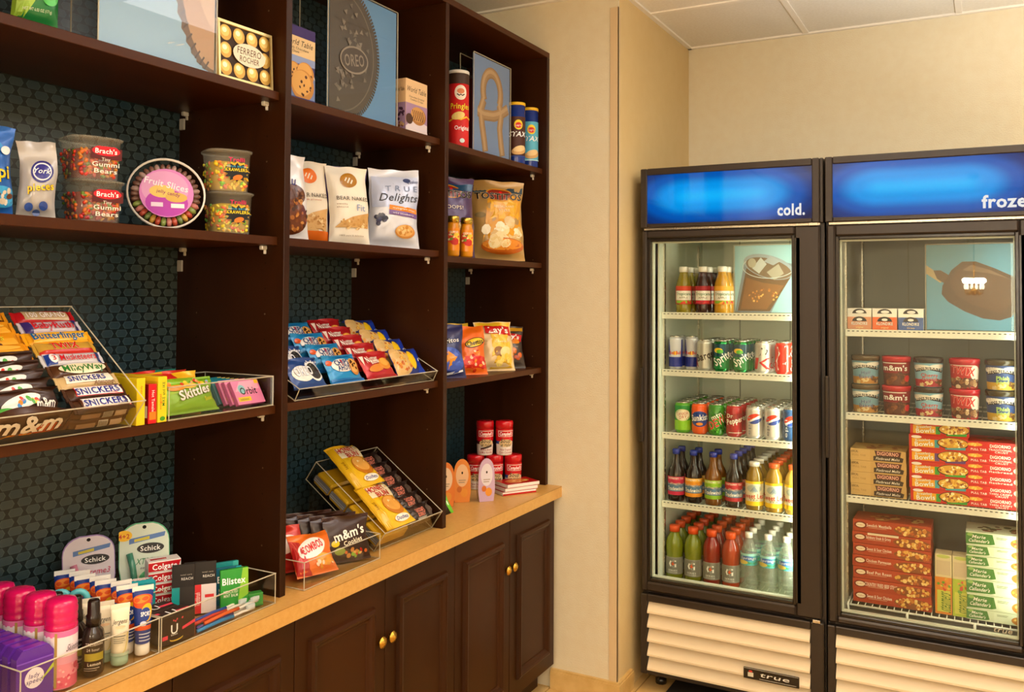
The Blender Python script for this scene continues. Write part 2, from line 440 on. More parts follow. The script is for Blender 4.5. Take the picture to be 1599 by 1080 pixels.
WALLG = noise_paint('vinyl_wallcovering_gold', 'd8bc84', 'dabf89', 16, .5, .15, 200)
CEIL = noise_paint('ceiling_tile_fibre', 'ece4d2', 'f2ebdc', 90, .9, .5, 220)
TBAR = M('p:f4ecdc')
FLOORM = noise_paint('floor_tile_stone', 'c49a55', 'd8b474', 7, .35, .1, 60)
GROUT = M('k:a8854f')
BASE = noise_paint('baseboard_stone', 'c9a25e', 'd9b675', 14, .4, .1, 60)
WOOD = noise_paint('dark_stained_wood', '2b1202', '3a1b05', 5, .38, .06, 300, .22, (1, 1, .12))
WOODH = noise_paint('dark_stained_wood_lying', '3c1b05', '4c2508', 5, .38, .06, 300, .22, (1, .12, 1))  # toned lighter than the uprights to suggest light caught on shelf fronts
LAMIN = noise_paint('counter_laminate', 'cd9a4e', 'd4a35a', 90, .35, .05, 300, .45)

Z1, Z2, Z3, ZC = 2.037, 1.674, 1.256, 0.785
ROOM_X, ROOM_Y, CEILZ = 4.2, -7.6, 2.709
XW, YB = 0.293, 0.9156
# floor tiles
fl = MB(); fl.box(-.5, ROOM_Y, -.06, ROOM_X, YB, -.004, GROUT); floor = struct(fl, 'floor')
tile = MB().box(0, 0, -.004, .3, .3, 0, FLOORM, .001)
first = None
for i in range(3):
    for j in range(6):
        x, y = .02 + i * .305, -.62 + j * .305 - .3
        if first is None: first = tile.build('floor_tile', floor); first.location = (x, y, 0)
        else:
            c = first.copy(); COL.objects.link(c); c.location = (x, y, 0)
rest = MB()
for i in range(-2, 14):
    for j in range(-24, 6):
        if 0 <= i < 3 and 0 <= j < 6: continue
        x, y = .02 + i * .305, -.62 + j * .305 - .3
        if x < -.5 or x + .3 > ROOM_X or y < ROOM_Y or y + .3 > YB: continue
        rest.box(x, y, -.004, x + .3, y + .3, 0, FLOORM)
ro = rest.build('far_floor_tiles', floor); ro['kind'] = 'stuff'
# walls
struct(MB().box(-.5, ROOM_Y, 0, -.41, .12, CEILZ, WALL), 'wall_left')
struct(MB().box(-.41, 0, 0, XW - .0, .12, CEILZ, WALL), 'wall_return')
struct(MB().box(XW - .10, .12, 0, XW, YB + .1, CEILZ, WALLG), 'wall_alcove')
al = MB().box(XW, .012, 0, XW + .0015, .13, CEILZ, WALLG); struct(al, 'trim_4')
struct(MB().box(XW, YB, 0, ROOM_X, YB + .1, CEILZ, WALL), 'wall_back')
struct(MB().box(ROOM_X, ROOM_Y, 0, ROOM_X + .1, YB + .1, CEILZ, WALLN), 'wall_right')
struct(MB().box(-.5, ROOM_Y - .1, 0, ROOM_X + .1, ROOM_Y, CEILZ, WALLN), 'wall_rear')
# corner guard
g = MB(); g.box(XW - .032, -.003, .075, XW + .003, 0, 2.645, M('g:d9bd92')); g.box(XW, -.003, .075, XW + .003, .012, 2.645, M('g:d9bd92')); struct(g, 'trim_1')
# baseboards
bb = MB(); bb.box(.02, -.016, 0, XW + .016, 0, .066, BASE); bb.box(.02, -.013, .066, XW + .013, 0, .075, BASE); struct(bb, 'baseboard_return')
bb = MB(); bb.box(XW, 0, 0, XW + .016, .14, .066, BASE); bb.box(XW, 0, .066, XW + .013, .14, .075, BASE); struct(bb, 'baseboard_alcove')
# ceiling: slab, lay-in tiles, tee bars, wall angle, light fixtures
ce = MB(); ce.box(-.5, ROOM_Y, CEILZ + .02, ROOM_X, YB + .1, CEILZ + .08, CEIL); ceiling = struct(ce, 'ceiling')
xs = [-.385 - .61 * 0 + .61 * k for k in range(9)]; ys = [.94 - .61 * k for k in range(14)]
lampset = {(round(a, 2), round(b, 2)) for a, b, _ in LAMPS}
tl = MB().box(-.297, -.297, 0, .297, .297, .018, CEIL, .002); t0 = None
for i in range(len(xs) - 1):
    for j in range(len(ys) - 1):
        cx, cy = (xs[i] + xs[i + 1]) / 2, (ys[j] + ys[j + 1]) / 2
        if (round(cx, 2), round(cy, 2)) in lampset: continue
        if t0 is None: t0 = tl.build('ceiling_tile', ceiling); o = t0
        else: o = t0.copy(); COL.objects.link(o)
        o.location = (cx, cy, CEILZ + .002)
for x in xs[1:]:
    struct(MB().box(x - .012, ROOM_Y, CEILZ - .004, x + .012, YB, CEILZ + .02, TBAR), 'tee_bar', ceiling)
for y in ys[1:]:
    struct(MB().box(-.4, y - .012, CEILZ - .004, ROOM_X, y + .012, CEILZ + .019, TBAR), 'tee_bar', ceiling)
an = MB(); an.box(XW, .0, CEILZ - .006, XW + .02, YB, CEILZ + .019, TBAR); an.box(XW, YB - .02, CEILZ - .006, ROOM_X, YB, CEILZ + .019, TBAR); an.box(-.4, -.02, CEILZ - .006, XW, 0, CEILZ + .019, TBAR)
struct(an, 'wall_angle', ceiling)
EM, nt, out = newmat('lamp_diffuser'); em = nt.nodes.new('ShaderNodeEmission'); em.inputs[0].default_value = (*WARM, 1); em.inputs[1].default_value = 4.0; nt.links.new(em.outputs[0], out.inputs[0])
NM = ['over the shelving front', 'nearest the left wall shelves', 'over the display coolers', 'in the middle of the room', 'behind the viewer on the left', 'behind the viewer on the right']
for (lx, ly, _), nm in zip(LAMPS, NM):
    t = thing('ceiling_light', 'square recessed ceiling light ' + nm, 'light', (lx, ly, CEILZ), 0, 'ceiling lights')
    f = MB()
    for a in ((-.297, -.297, -.27, .297), (.27, -.297, .297, .297), (-.27, -.297, .27, -.27), (-.27, .27, .27, .297)): f.box(a[0], a[1], -.003, a[2], a[3], .018, M('p:efe8d8'))
    f.build('frame', t); MB().box(-.27, -.27, .004, .27, .27, .018, EM).build('diffuser', t)

HALOM, nt, out = newmat('halogen_lens'); em = nt.nodes.new('ShaderNodeEmission'); em.inputs[0].default_value = (*HALO, 1); em.inputs[1].default_value = 8.0; nt.links.new(em.outputs[0], out.inputs[0])
for k, (lx, ly, _) in enumerate(DOWN):
    t = thing('downlight', 'small round halogen downlight in the ceiling, ' + ('nearest the wall corner', 'over the middle bay', 'over the left bay', 'over the left end of the counter', 'in front of the freezer', 'right of the aisle')[k], 'light', (lx, ly, CEILZ), 0, 'halogen downlights')
    lathed(t, 'trim_ring', [(.055, .001), (.055, -.005), (.042, -.007), (.038, .0005)], 'g:e8dcc4', 24, False); lathed(t, 'lens', [(.037, -.001), (.037, .001)], HALOM, 20)
for k, (lx, ly) in enumerate(FILL_TORCH):  # bodies for the added ceiling uplights, out of view
    t = thing('added_floor_lamp', 'added torchiere fill lamp with an upturned bowl ' + ('right of the coolers', 'on the right side of the room', 'by the left wall behind the viewer')[k], 'lamp', (lx, ly, 0), 0, 'added torchiere lamps')
    lathed(t, 'base', [(.13, 0), (.13, .015), (.02, .03)], 'm:8a7448', 24); lathed(t, 'pole', [(.012, .03), (.012, 1.58)], 'm:8a7448', 10)
    lathed(t, 'bowl', [(.02, 1.56), (.09, 1.60), (.16, 1.68), (.18, 1.73), (.175, 1.73), (.15, 1.68), (.08, 1.61), (.02, 1.585)], 'g:d8cfc0', 24, False)
BULB, nt, out = newmat('lamp_bulb'); em = nt.nodes.new('ShaderNodeEmission'); em.inputs[0].default_value = (*AMBER, 1); em.inputs[1].default_value = 25.0; nt.links.new(em.outputs[0], out.inputs[0])
for k, (cx, cy, cz) in enumerate(CHAND):
    t = thing('chandelier', 'brass chandelier hanging ' + ('far behind the viewer' if k == 0 else 'on the right, added for fill light'), 'chandelier', (cx, cy, cz), 0, 'chandeliers')
    lathed(t, 'stem', [(.006, .02), (.006, CEILZ - cz - .03)], 'm:a8803a', 8); lathed(t, 'ceiling_rose', [(.05, CEILZ - cz - .03), (.05, CEILZ - cz - .006)], 'm:a8803a', 14); lathed(t, 'hub', [(.005, -.05), (.03, -.03), (.035, 0), (.015, .03)], 'm:a8803a', 14)
    for i in range(6):
        a = R(60 * i + 15); c, s_ = math.cos(a), math.sin(a)
        ar = MB(); ar.tube([(.03 * c, .03 * s_, 0), (.05 * c, .05 * s_, -.04), (.075 * c, .075 * s_, -.03), (.08 * c, .08 * s_, .01)], .006, 'm:a8803a', 8); arm = ar.build('arm', t)
        bu = MB(); bu.lathe([(.004, .012), (.012, .025), (.014, .04), (.008, .06), (.001, .07)], BULB, 10, T=Matrix.Translation((.08 * c, .08 * s_, 0))); bu.build('bulb', arm)
# ================================================================== SHELVING
# dark patterned wall lining: rows of flattened hexagons, staggered
def hexpaper():
    m, nt, out = newmat('hexagon_wallpaper'); N = nt.nodes.new; Lk = nt.links.new
    def math_(op, a, b=None, c=None):
        n = N('ShaderNodeMath'); n.operation = op
        for i, x in enumerate((a, b, c)):
            if x is None: continue
            if isinstance(x, (int, float)): n.inputs[i].default_value = x
            else: Lk(x, n.inputs[i])
        return n.outputs[0]
    tc = N('ShaderNodeTexCoord'); sp = N('ShaderNodeSeparateXYZ'); Lk(tc.outputs['Object'], sp.inputs[0])
    px, ry = .041, .0205
    y = math_('DIVIDE', sp.outputs[2], ry); row = math_('FLOOR', y); fy = math_('SUBTRACT', math_('SUBTRACT', y, row), .5)
    sh = math_('MULTIPLY', math_('FLOORED_MODULO', row, 2.0), .5)
    x = math_('ADD', math_('DIVIDE', sp.outputs[1], px), sh); cx = math_('FLOOR', x); fx = math_('SUBTRACT', math_('SUBTRACT', x, cx), .5)
    ay = math_('ABSOLUTE', math_('MULTIPLY', fy, ry)); ax = math_('ABSOLUTE', math_('MULTIPLY', fx, px))
    d = math_('MAXIMUM', math_('DIVIDE', ay, .0092), math_('DIVIDE', math_('ADD', ax, math_('MULTIPLY', ay, .62)), .0178))
    nz = N('ShaderNodeTexNoise'); nz.inputs['Scale'].default_value = 3.2; nz.inputs['Detail'].default_value = 2; Lk(tc.outputs['Object'], nz.inputs['Vector'])
    wn = N('ShaderNodeTexWhiteNoise'); wn.noise_dimensions = '2D'; cb = N('ShaderNodeCombineXYZ'); Lk(cx, cb.inputs[0]); Lk(row, cb.inputs[1]); Lk(cb.outputs[0], wn.inputs['Vector'])
    c1 = N('ShaderNodeValToRGB'); e = c1.color_ramp.elements; e[0].position = .38; e[0].color = lin('2c454f'); e[1].position = .62; e[1].color = lin('44504c')
    Lk(math_('ADD', nz.outputs[0], math_('MULTIPLY', math_('SUBTRACT', wn.outputs[0], .5), .1)), c1.inputs[0])
    c2 = N('ShaderNodeValToRGB'); e = c2.color_ramp.elements; e[0].position = .38; e[0].color = lin('0f2227'); e[1].position = .62; e[1].color = lin('1c2320'); Lk(nz.outputs[0], c2.inputs[0])
    c3 = N('ShaderNodeMixRGB'); c3.blend_type = 'ADD'; c3.inputs[0].default_value = 1; Lk(c1.outputs[0], c3.inputs[1]); c3.inputs[2].default_value = (.018, .022, .022, 1)
    inn = math_('LESS_THAN', d, .86); hx = math_('LESS_THAN', d, 1.0)
    m1 = N('ShaderNodeMixRGB'); Lk(hx, m1.inputs[0]); Lk(c2.outputs[0], m1.inputs[1]); Lk(c3.outputs[0], m1.inputs[2])
    m2 = N('ShaderNodeMixRGB'); Lk(inn, m2.inputs[0]); Lk(m1.outputs[0], m2.inputs[1]); Lk(c1.outputs[0], m2.inputs[2])
    b = N('ShaderNodeBsdfPrincipled'); Lk(m2.outputs[0], b.inputs['Base Color']); b.inputs['Roughness'].default_value = .28; b.inputs['Specular IOR Level'].default_value = .5
    Lk(b.outputs[0], out.inputs[0])
    return m
HEX = hexpaper()
DEP = -.375; TH = .0212; Y1, Y2, Y0 = -1.510, -.7707, -2.36; ZT = 2.502
unit = thing('shelving_unit', 'dark stained wooden shelving with nine shelves over the counter', 'shelving', (0, 0, ZC))
def U(mb, name, par=None):
    o = mb.build(name, par or unit); return o
def ubox(x0, y0, z0, x1, y1, z1, m, bev=.0012): return MB().box(x0, y0, z0 - ZC, x1, y1, z1 - ZC, m, bev)
for y in (Y0, Y1, Y2, -TH): U(ubox(DEP - .012, y, ZC, 0, y + TH, ZT - TH, WOOD), 'upright')
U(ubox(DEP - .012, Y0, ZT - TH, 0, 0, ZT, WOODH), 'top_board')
BAYS = [(Y0 + TH, Y1), (Y1 + TH, Y2), (Y2 + TH, -TH)]
for ya, yb in BAYS: U(ubox(DEP - .01, ya, ZC, DEP, yb, ZT - TH, HEX, 0), 'patterned_back')
pinm = M('g:e9e2d2')
HZ = [(Z1, Z2, Z3), (Z1, Z2, Z3), (Z1 - .002, 1.660, 1.246)]
for (ya, yb), zs in zip(BAYS, HZ):
    for z in zs:
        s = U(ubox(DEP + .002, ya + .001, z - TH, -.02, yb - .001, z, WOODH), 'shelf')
        for px_ in (-.06, DEP + .03):
            for yy, sg in ((ya, 1), (yb, -1)):
                pb = MB(); y_in = yy + sg * .018; a, b = min(yy, y_in), max(yy, y_in)
                pb.box(px_ - .006, a, z - TH - .011 - ZC, px_ + .006, b, z - TH - ZC, pinm, .002)
                a, b = min(yy, yy + sg * .006), max(yy, yy + sg * .006)
                pb.box(px_ - .003, a, z - TH - .021 - ZC, px_ + .003, b, z - TH - .011 - ZC, pinm, .001)
                pb.build('shelf_pin', s)
# white clips near the back of the uprights, and peg holes
for y, zs in ((Y1, (2.0, 1.62, 1.21)), (Y2, (2.0, 1.62)), (-TH, (1.605,))):
    for z in zs: U(ubox(DEP + .004, y - .006, z - .03, DEP + .022, y, z, M('p:c9c4b8')), 'back_clip')
for y in (Y1, Y2, -TH):
    hb = MB()
    k = 0
    z = ZC + .12
    while z < ZT - .1:
        for x in (-.06, -.30):
            hb.add([(x + .0025 * math.cos(i * R(60)), y - .0006, z - ZC + .0025 * math.sin(i * R(60))) for i in range(6)], [(0, 1, 2, 3, 4, 5)], M('k:6b5a48' if k % 3 == 0 else 'k:1a0d06'))
        z += .064; k += 1
    hb.build('peg_holes', unit)['kind'] = 'stuff'

# countertop and base cabinets
XCF = .0613
ct = MB(); ct.box(-.40, -2.8, ZC - .0411, XCF, -.001, ZC - .0016, LAMIN); ct.box(-.40, -2.8, ZC - .0016, XCF - .0006, -.001, ZC, LAMIN); ct.box(XCF - .0006, -2.8, ZC - .0022, XCF + .0002, -.001, ZC - .0012, M('k:7a5a30'))
tag(ct.build('countertop'), 'long tan laminate countertop under the dark shelving', 'countertop')
BRASS = M('m:c79a3c')
CABS = [(-2.2365, -1.498), (-1.498, -.7575), (-.7575, -.0235)]
CL = ['dark wooden base cabinet at the left end of the counter', 'dark wooden base cabinet with two doors in the middle of the counter', 'dark wooden base cabinet with two doors beside the wall corner']
for (ya, yb), lb in zip(CABS, CL):
    t = thing('base_cabinet', lb, 'cabinet', (0, ya, 0), 0, 'base cabinets'); w = yb - ya
    MB().box(-.40, .001, .085, .018, w - .001, ZC - .0415, WOOD).build('carcass', t)
    MB().box(-.40, .001, 0, -.03, w - .001, .085, WOOD).build('toe_kick', t)
    for k in (0, 1):
        a, b = .0015 + k * w / 2, w / 2 - .0015 + k * w / 2
        d = MB().box(.018, a, .1, .040, b, .738, WOOD, .0015).build('door', t)
        mz0, mz1, my0, my1 = .155, .672, a + .052, b - .052
        if (k == 0): my0 -= .006
        mo = MB()
        prof = [(-.001, .0), (.010, .004), (.014, .012), (.012, .020), (.006, .026), (.003, .034), (-.001, .036)]
        rect = lambda q: [(my0 + q, mz0 + q), (my1 - q, mz0 + q), (my1 - q, mz1 - q), (my0 + q, mz1 - q)]
        vs = []
        for dx, q in prof: vs += [(.040 + dx, y_, z_) for y_, z_ in rect(q)]
        mo.add(vs, [(j * 4 + i, j * 4 + (i + 1) % 4, j * 4 + 4 + (i + 1) % 4, j * 4 + 4 + i) for j in range(len(prof) - 1) for i in range(4)], WOOD)
        mo.build('moulding', d)
        kb = MB(); ky = w / 2 + (-.024 if k == 0 else .024)
        T = Matrix.Translation((.040, ky, .565)) @ Matrix.Rotation(R(90), 4, 'Y')
        kb.lathe([(.009, 0), (.009, .004), (.013, .007), (.0165, .010), (.0165, .012), (.0125, .0135), (.012, .0155), (.007, .0165), (.006, .0185), (0.0005, .0195)], BRASS, 18, T=T)
        kb.build('knob', d)
# ================================================================== DISPLAY COOLERS
BLK = M('g:221a12'); BLK2 = M('w:2b2118'); LINER = M('w:d9dcc9'); SLAT = M('w:e8d3ae'); WIRE = M('g:e6e4d2'); CHROME = M('m:cfc6b4')
def sign_mat():
    m, nt, out = newmat('backlit_sign'); N = nt.nodes.new; Lk = nt.links.new
    def ma(op, a, b=None):
        n = N('ShaderNodeMath'); n.operation = op
        for i, x in enumerate((a, b)):
            if x is None: continue
            if isinstance(x, (int, float)): n.inputs[i].default_value = x
            else: Lk(x, n.inputs[i])
        return n.outputs[0]
    tc = N('ShaderNodeTexCoord'); sp = N('ShaderNodeSeparateXYZ'); Lk(tc.outputs['Object'], sp.inputs[0])
    dz = ma('ABSOLUTE', ma('DIVIDE', ma('SUBTRACT', sp.outputs[2], 1.915), .135))
    dx = ma('MAXIMUM', ma('DIVIDE', ma('SUBTRACT', ma('ABSOLUTE', ma('SUBTRACT', sp.outputs[0], .315)), .13), .26), 0)
    dd = ma('SQRT', ma('ADD', ma('POWER', dz, 2.0), ma('POWER', dx, 2.0)))
    cr = N('ShaderNodeValToRGB'); cr.color_ramp.interpolation = 'EASE'
    els = cr.color_ramp.elements; els[0].position = 0; els[0].color = lin('14b4ff'); els[1].position = 1; els[1].color = lin('18224c')
    for p_, c_ in ((.3, '0696ea'), (.6, '0658b4'), (.82, '10367c')): e = els.new(p_); e.color = lin(c_)
    Lk(dd, cr.inputs[0])
    em = N('ShaderNodeEmission'); Lk(cr.outputs[0], em.inputs[0]); em.inputs[1].default_value = 1.15
    gl = N('ShaderNodeBsdfGlossy'); gl.inputs['Roughness'].default_value = .05
    fr = schlick(nt, .03)
    mx = N('ShaderNodeMixShader'); Lk(fr, mx.inputs[0]); Lk(em.outputs[0], mx.inputs[1]); Lk(gl.outputs[0], mx.inputs[2]); Lk(mx.outputs[0], out.inputs[0])
    return m
SIGN = sign_mat()
SIGNW, nt, out = newmat('sign_white'); em = nt.nodes.new('ShaderNodeEmission'); em.inputs[0].default_value = (1, .97, .92, 1); em.inputs[1].default_value = 1.0; nt.links.new(em.outputs[0], out.inputs[0])
def glass_mat():
    m, nt, out = newmat('door_glass')
    tr = nt.nodes.new('ShaderNodeBsdfTransparent'); tr.inputs[0].default_value = (.95, .96, .92, 1)
    gl = nt.nodes.new('ShaderNodeBsdfGlossy'); gl.inputs['Roughness'].default_value = .004
    fr = schlick(nt, .025)
    mx = nt.nodes.new('ShaderNodeMixShader')
    nt.links.new(fr, mx.inputs[0]); nt.links.new(tr.outputs[0], mx.inputs[1]); nt.links.new(gl.outputs[0], mx.inputs[2]); nt.links.new(mx.outputs[0], out.inputs[0])
    return m
GLASS = glass_mat()
LAMPM, nt, out = newmat('cooler_lamp'); em = nt.nodes.new('ShaderNodeEmission'); em.inputs[0].default_value = (.95, 1, .84, 1); em.inputs[1].default_value = 5; nt.links.new(em.outputs[0], out.inputs[0])
FW, FD, FH = .688, .735, 2.0317
def rectframe(mb, x0, z0, x1, z1, bw, y0, y1, m, bev=.003):
    l, r_, b, t_ = bw
    mb.box(x0, y0, z0, x0 + l, y1, z1, m, bev); mb.box(x1 - r_, y0, z0, x1, y1, z1, m, bev)
    mb.box(x0 + l, y0, z0, x1 - r_, y1, z0 + b, m, bev); mb.box(x0 + l, y0, z1 - t_, x1 - r_, y1, z1, m, bev)
def fridge(label, X, word, gl, shelves, glass_x, wirebottom, liner, lamp_pow, wtext):
    t = thing('display_cooler', label, 'cooler', (X, .1434, 0))
    c = MB()      # outer cabinet: two sides, back, top, bottom
    c.box(0, .03, .09, .035, FD, FH, BLK2); c.box(FW - .035, .03, .09, FW, FD, FH, BLK2)
    c.box(.035, FD - .03, .09, FW - .035, FD, FH, BLK2); c.box(.035, .03, 1.80, FW - .035, FD - .03, FH, BLK2); c.box(.035, .03, .09, FW - .035, FD - .03, .385, BLK2)
    c.build('cabinet_shell', t)
    for sx in (.05, FW - .05):
        for sy in (.1, FD - .1): lathed(t, 'foot', [(.022, 0), (.022, .02), (.012, .025), (.012, .09)], BLK, 10).location = (sx, sy, 0)
    li = MB()     # white inner lining
    a, b = .044, FW - .052
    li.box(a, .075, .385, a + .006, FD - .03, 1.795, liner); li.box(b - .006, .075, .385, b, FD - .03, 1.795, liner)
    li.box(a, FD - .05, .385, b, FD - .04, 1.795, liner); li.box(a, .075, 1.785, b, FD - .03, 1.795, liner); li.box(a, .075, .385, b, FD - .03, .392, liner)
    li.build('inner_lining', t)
    st = MB()     # slotted pilasters
    for x in (a + .006, b - .011):
        for y in (.125, FD - .13): st.box(x, y, .42, x + .005, y + .018, 1.76, CHROME)
    for x in (.22, .44): st.box(x, FD - .054, .40, x + .004, FD - .05, 1.78, M('p:8d8d7c'))
    st.build('pilaster', t)
    # header with the backlit sign
    h = MB(); rectframe(h, 0, 1.7985, FW - .012, FH, (.026, .026, .016, .026), -.006, .03, BLK2); h.box(FW - .012, .004, 1.7985, FW, .03, FH, BLK2, .002)
    hd = h.build('header_frame', t)
    sg = MB().box(.022, .002, 1.806, FW - .034, .012, 2.010, SIGN).build('sign_panel', hd)
    le = MB(); S = Flat((0, .002, 0), (1, 0, 0), (0, 0, 1)); S.clamp = False; text(S, word, wtext[0], 1.850, .041, .0012, le, SIGNW, w=wtext[1], bold=.07); le.build('lettering', hd)
    MB().box(.012, .006, 1.790, FW - .012, .03, 1.7975, CHROME).build('header_strip', t)
    # door
    x0, x1 = glass_x; z0, z1 = gl
    d = MB(); rectframe(d, .004, .384, FW - .012, 1.789, (x0 - .004 - .012, FW - .012 - x1 - .012, z0 - .384 - .012, 1.789 - z1 - .012), 0, .05, BLK2, .006)
    rectframe(d, x0 - .012, z0 - .012, x1 + .012, z1 + .012, (.012,) * 4, .008, .05, BLK, .002)
    d.box(x1 + .012, .0, z0, x1 + .03, .004, z1, BLK)
    dr = d.build('door', t)
    MB().box(x0, .014, z0, x1, .018, z1, GLASS).build('glass_pane', dr)
    if wirebottom:
        le = MB(); S = Flat((0, .014, 0), (1, 0, 0), (0, 0, 1)); S.clamp = False; text(S, 'true', x1 - .045, z0 + .03, .018, .0006, le, M('p:b8b098'), w=.055, shear=.3); le.build('etched_lettering', dr)
    g2 = MB()
    rectframe(g2, x0 + .001, z0 + .001, x1 - .001, z1 - .001, (.005, .003, .005, .005), .03, .05, LINER, 0); g2.build('gasket', dr)
    hn = MB(); hn.box(-.004, -.012, .96, .012, .02, 1.25, BLK, .004); hn.build('handle', dr)
    hg = MB(); hg.box(FW - .05, -.004, 1.788, FW - .018, .02, 1.7985, CHROME, .001); hg.build('hinge', t)
    hg = MB(); hg.box(FW - .042, -.004, .372, FW - .016, .02, .383, CHROME, .001); hg.build('hinge', t)
    # grille
    g = MB(); rectframe(g, .0, .065, FW - .004, .372, (.027, .046, .02, .028), 0, .03, BLK2, .003); g.box(.027, .02, .085, FW - .05, .03, .345, BLK)
    gr = g.build('grille_frame', t)
    for k in range(5):
        zt = .346 - k * .0545; zb = zt - .0445
        s = MB(); s.prism([(.022, zt), (.018, zt), (-.006, zb + .007), (-.006, zb), (-.001, zb - .002), (.012, zb + .008)], .029, FW - .052, SLAT, 'x'); s.build('slat', gr)
    if word == 'cold.':
        bd = MB(); bd.box(.402, -.009, .132, .60, -.005, .172, BLK, .001); bg = bd.build('badge', gr)
        le = MB(); S = Flat((0, -.009, 0), (1, 0, 0), (0, 0, 1)); text(S, 'true', .515, .155, .016, .0006, le, M('g:e8e4d8'), w=.105, shear=.35, bold=.01)
        sh = MB(); printed(S, [('r', .418, .141, .438, .156, 'g:d8d0b8'), ('e', .428, .160, .007, .004, 'g:c0392b'), ('r', .46, .1375, .59, .1392, 'g:b8b0a0'), ('r', .404, .169, .598, .1705, 'g:b8b0a0')], sh, le)
        sh.build('emblem', bg); le.build('lettering', bg)
    # shelves: wires with a price rail at the front
    xa, xb = a + .008, b - .008
    for z in shelves:
        w = MB()
        for i in range(27):
            x = xa + .01 + (xb - xa - .02) * i / 26; w.tube([(x, .105, z - .006), (x, FD - .08, z - .006)], .0018, WIRE, 4)
        for y in (.13, .3, .5, FD - .09): w.tube([(xa, y, z - .010), (xb, y, z - .010)], .003, WIRE, 5)
        s = w.build('wire_shelf', t)
        rl = MB(); rl.box(xa, .100, z - .022, xb, .106, z + .004, WIRE, .001); r_ = rl.build('price_rail', s)
        sl = MB()
        for i in range(36):
            x = xa + .008 + (xb - xa - .016) * i / 36; sl.box(x, .0992, z - .004, x + .008, .1002, z - .0012, M('k:3a3a30'))
        o = sl.build('rail_slots', s); o['kind'] = 'stuff'
    if wirebottom:
        w = MB(); z = wirebottom
        for y in (.105,):
            w.tube([(xa + .004, y + .25, z), (xa + .004, y, z), (xa + .008, y - .004, z - .03), (xa + .02, y - .004, z - .045), (xb - .004, y - .004, z - .045)], .0045, WIRE, 8)
            w.tube([(xa, y + .004, z - .002), (xb, y + .004, z - .002)], .004, WIRE, 8)
            for x in (xa + .20, xa + .41): w.tube([(x, y, z), (x, y - .004, z - .045)], .0045, WIRE, 8)
        for i in range(24):
            x = xa + .012 + (xb - xa - .024) * i / 23; w.tube([(x, y, z), (x, FD - .08, z)], .0018, WIRE, 4)
        w.build('wire_shelf', t)
    # vertical lamp behind the right door stile
    lp = MB(); lp.lathe([(.009, 0), (.009, 1.24)], LAMPM, 10); o = lp.build('lamp_tube', t); o.location = (b - .03, .082, .48)
    area_light('cooler_lamp_light', (X + b - .045, .1434 + .095, 1.1), (R(90), 0, R(62)), .03, 1.25, lamp_pow, (.97, 1, .80))
    return t
X1F, X2F = .334, 1.029
fridge('black glass-door drinks cooler with a blue sign reading cold', X1F, 'cold.', (.432, 1.745), (1.463, 1.2355, .986, .714, .405), (.036, .576), 0, LINER, 4.2, (.576, .098))
fridge('black glass-door freezer with a blue sign reading frozen', X2F, 'frozen.', (.418, 1.736), (1.411, 1.110, .812), (.045, .591), .425, M('w:94968a'), 1.15, (.583, .174))  # liner colour darkened to stand for the dim freezer interior
# dark mat under the coolers
mt = MB(); mt.box(.43, .02, 0, 1.9, .75, .006, M('k:2a241c'), .002); tag(mt.build('floor_mat'), 'dark floor mat lying under the glass-door coolers', 'mat')
LIFT[0] = .0008
# ================================================================== ITEMS ON THE UPPER SHELVES
def photo_block(name, label, loc, w, h, d, bg, ops, rz=90):
    """clear acrylic display block with a photograph on its front"""
    t = thing(name, label, 'picture', loc, rz, 'acrylic picture blocks')
    a = MB(); k = .003
    for x0, y0, z0, x1, y1, z1 in ((-w / 2, -d / 2, 0, -w / 2 + k, d / 2, h), (w / 2 - k, -d / 2, 0, w / 2, d / 2, h), (-w / 2, -d / 2, 0, w / 2, d / 2, k), (-w / 2, -d / 2, h - k, w / 2, d / 2, h)):
        a.box(x0, y0, z0, x1, y1, z1, ACR)
    a.box(-w / 2, -d / 2 - k, 0, w / 2, -d / 2, h, ACR)
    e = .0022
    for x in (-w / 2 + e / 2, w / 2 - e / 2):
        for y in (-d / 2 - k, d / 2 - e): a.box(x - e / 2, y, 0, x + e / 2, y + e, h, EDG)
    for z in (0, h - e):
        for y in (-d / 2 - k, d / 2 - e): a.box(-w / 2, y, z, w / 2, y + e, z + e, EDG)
    a.build('acrylic_box', t)
    MB().box(-w / 2 + .004, -d / 2 + .002, .004, w / 2 - .004, -d / 2 + .004, h - .004, bg).build('photo_sheet', t)
    S = Flat((-w / 2 + .004, -d / 2 + .002, .004), (w - .008, 0, 0), (0, 0, h - .008)); S.e = .00022
    finish(t, [(S, ops)], 'photo_image', 'image_lettering')
    return t
def ring_pts(cu, cv, ru, rv, a0, a1, n=40, wav=0, k=1):
    return [(cu + ru * (1 + wav * (1 if i % 2 else -1)) * math.cos(R(a0 + (a1 - a0) * i / n)), cv + rv * (1 + wav * (1 if i % 2 else -1)) * math.sin(R(a0 + (a1 - a0) * i / n))) for i in range(n + 1)]
def clip(pts): return [(min(max(x, .002), .998), min(max(y, .002), .998)) for x, y in pts]

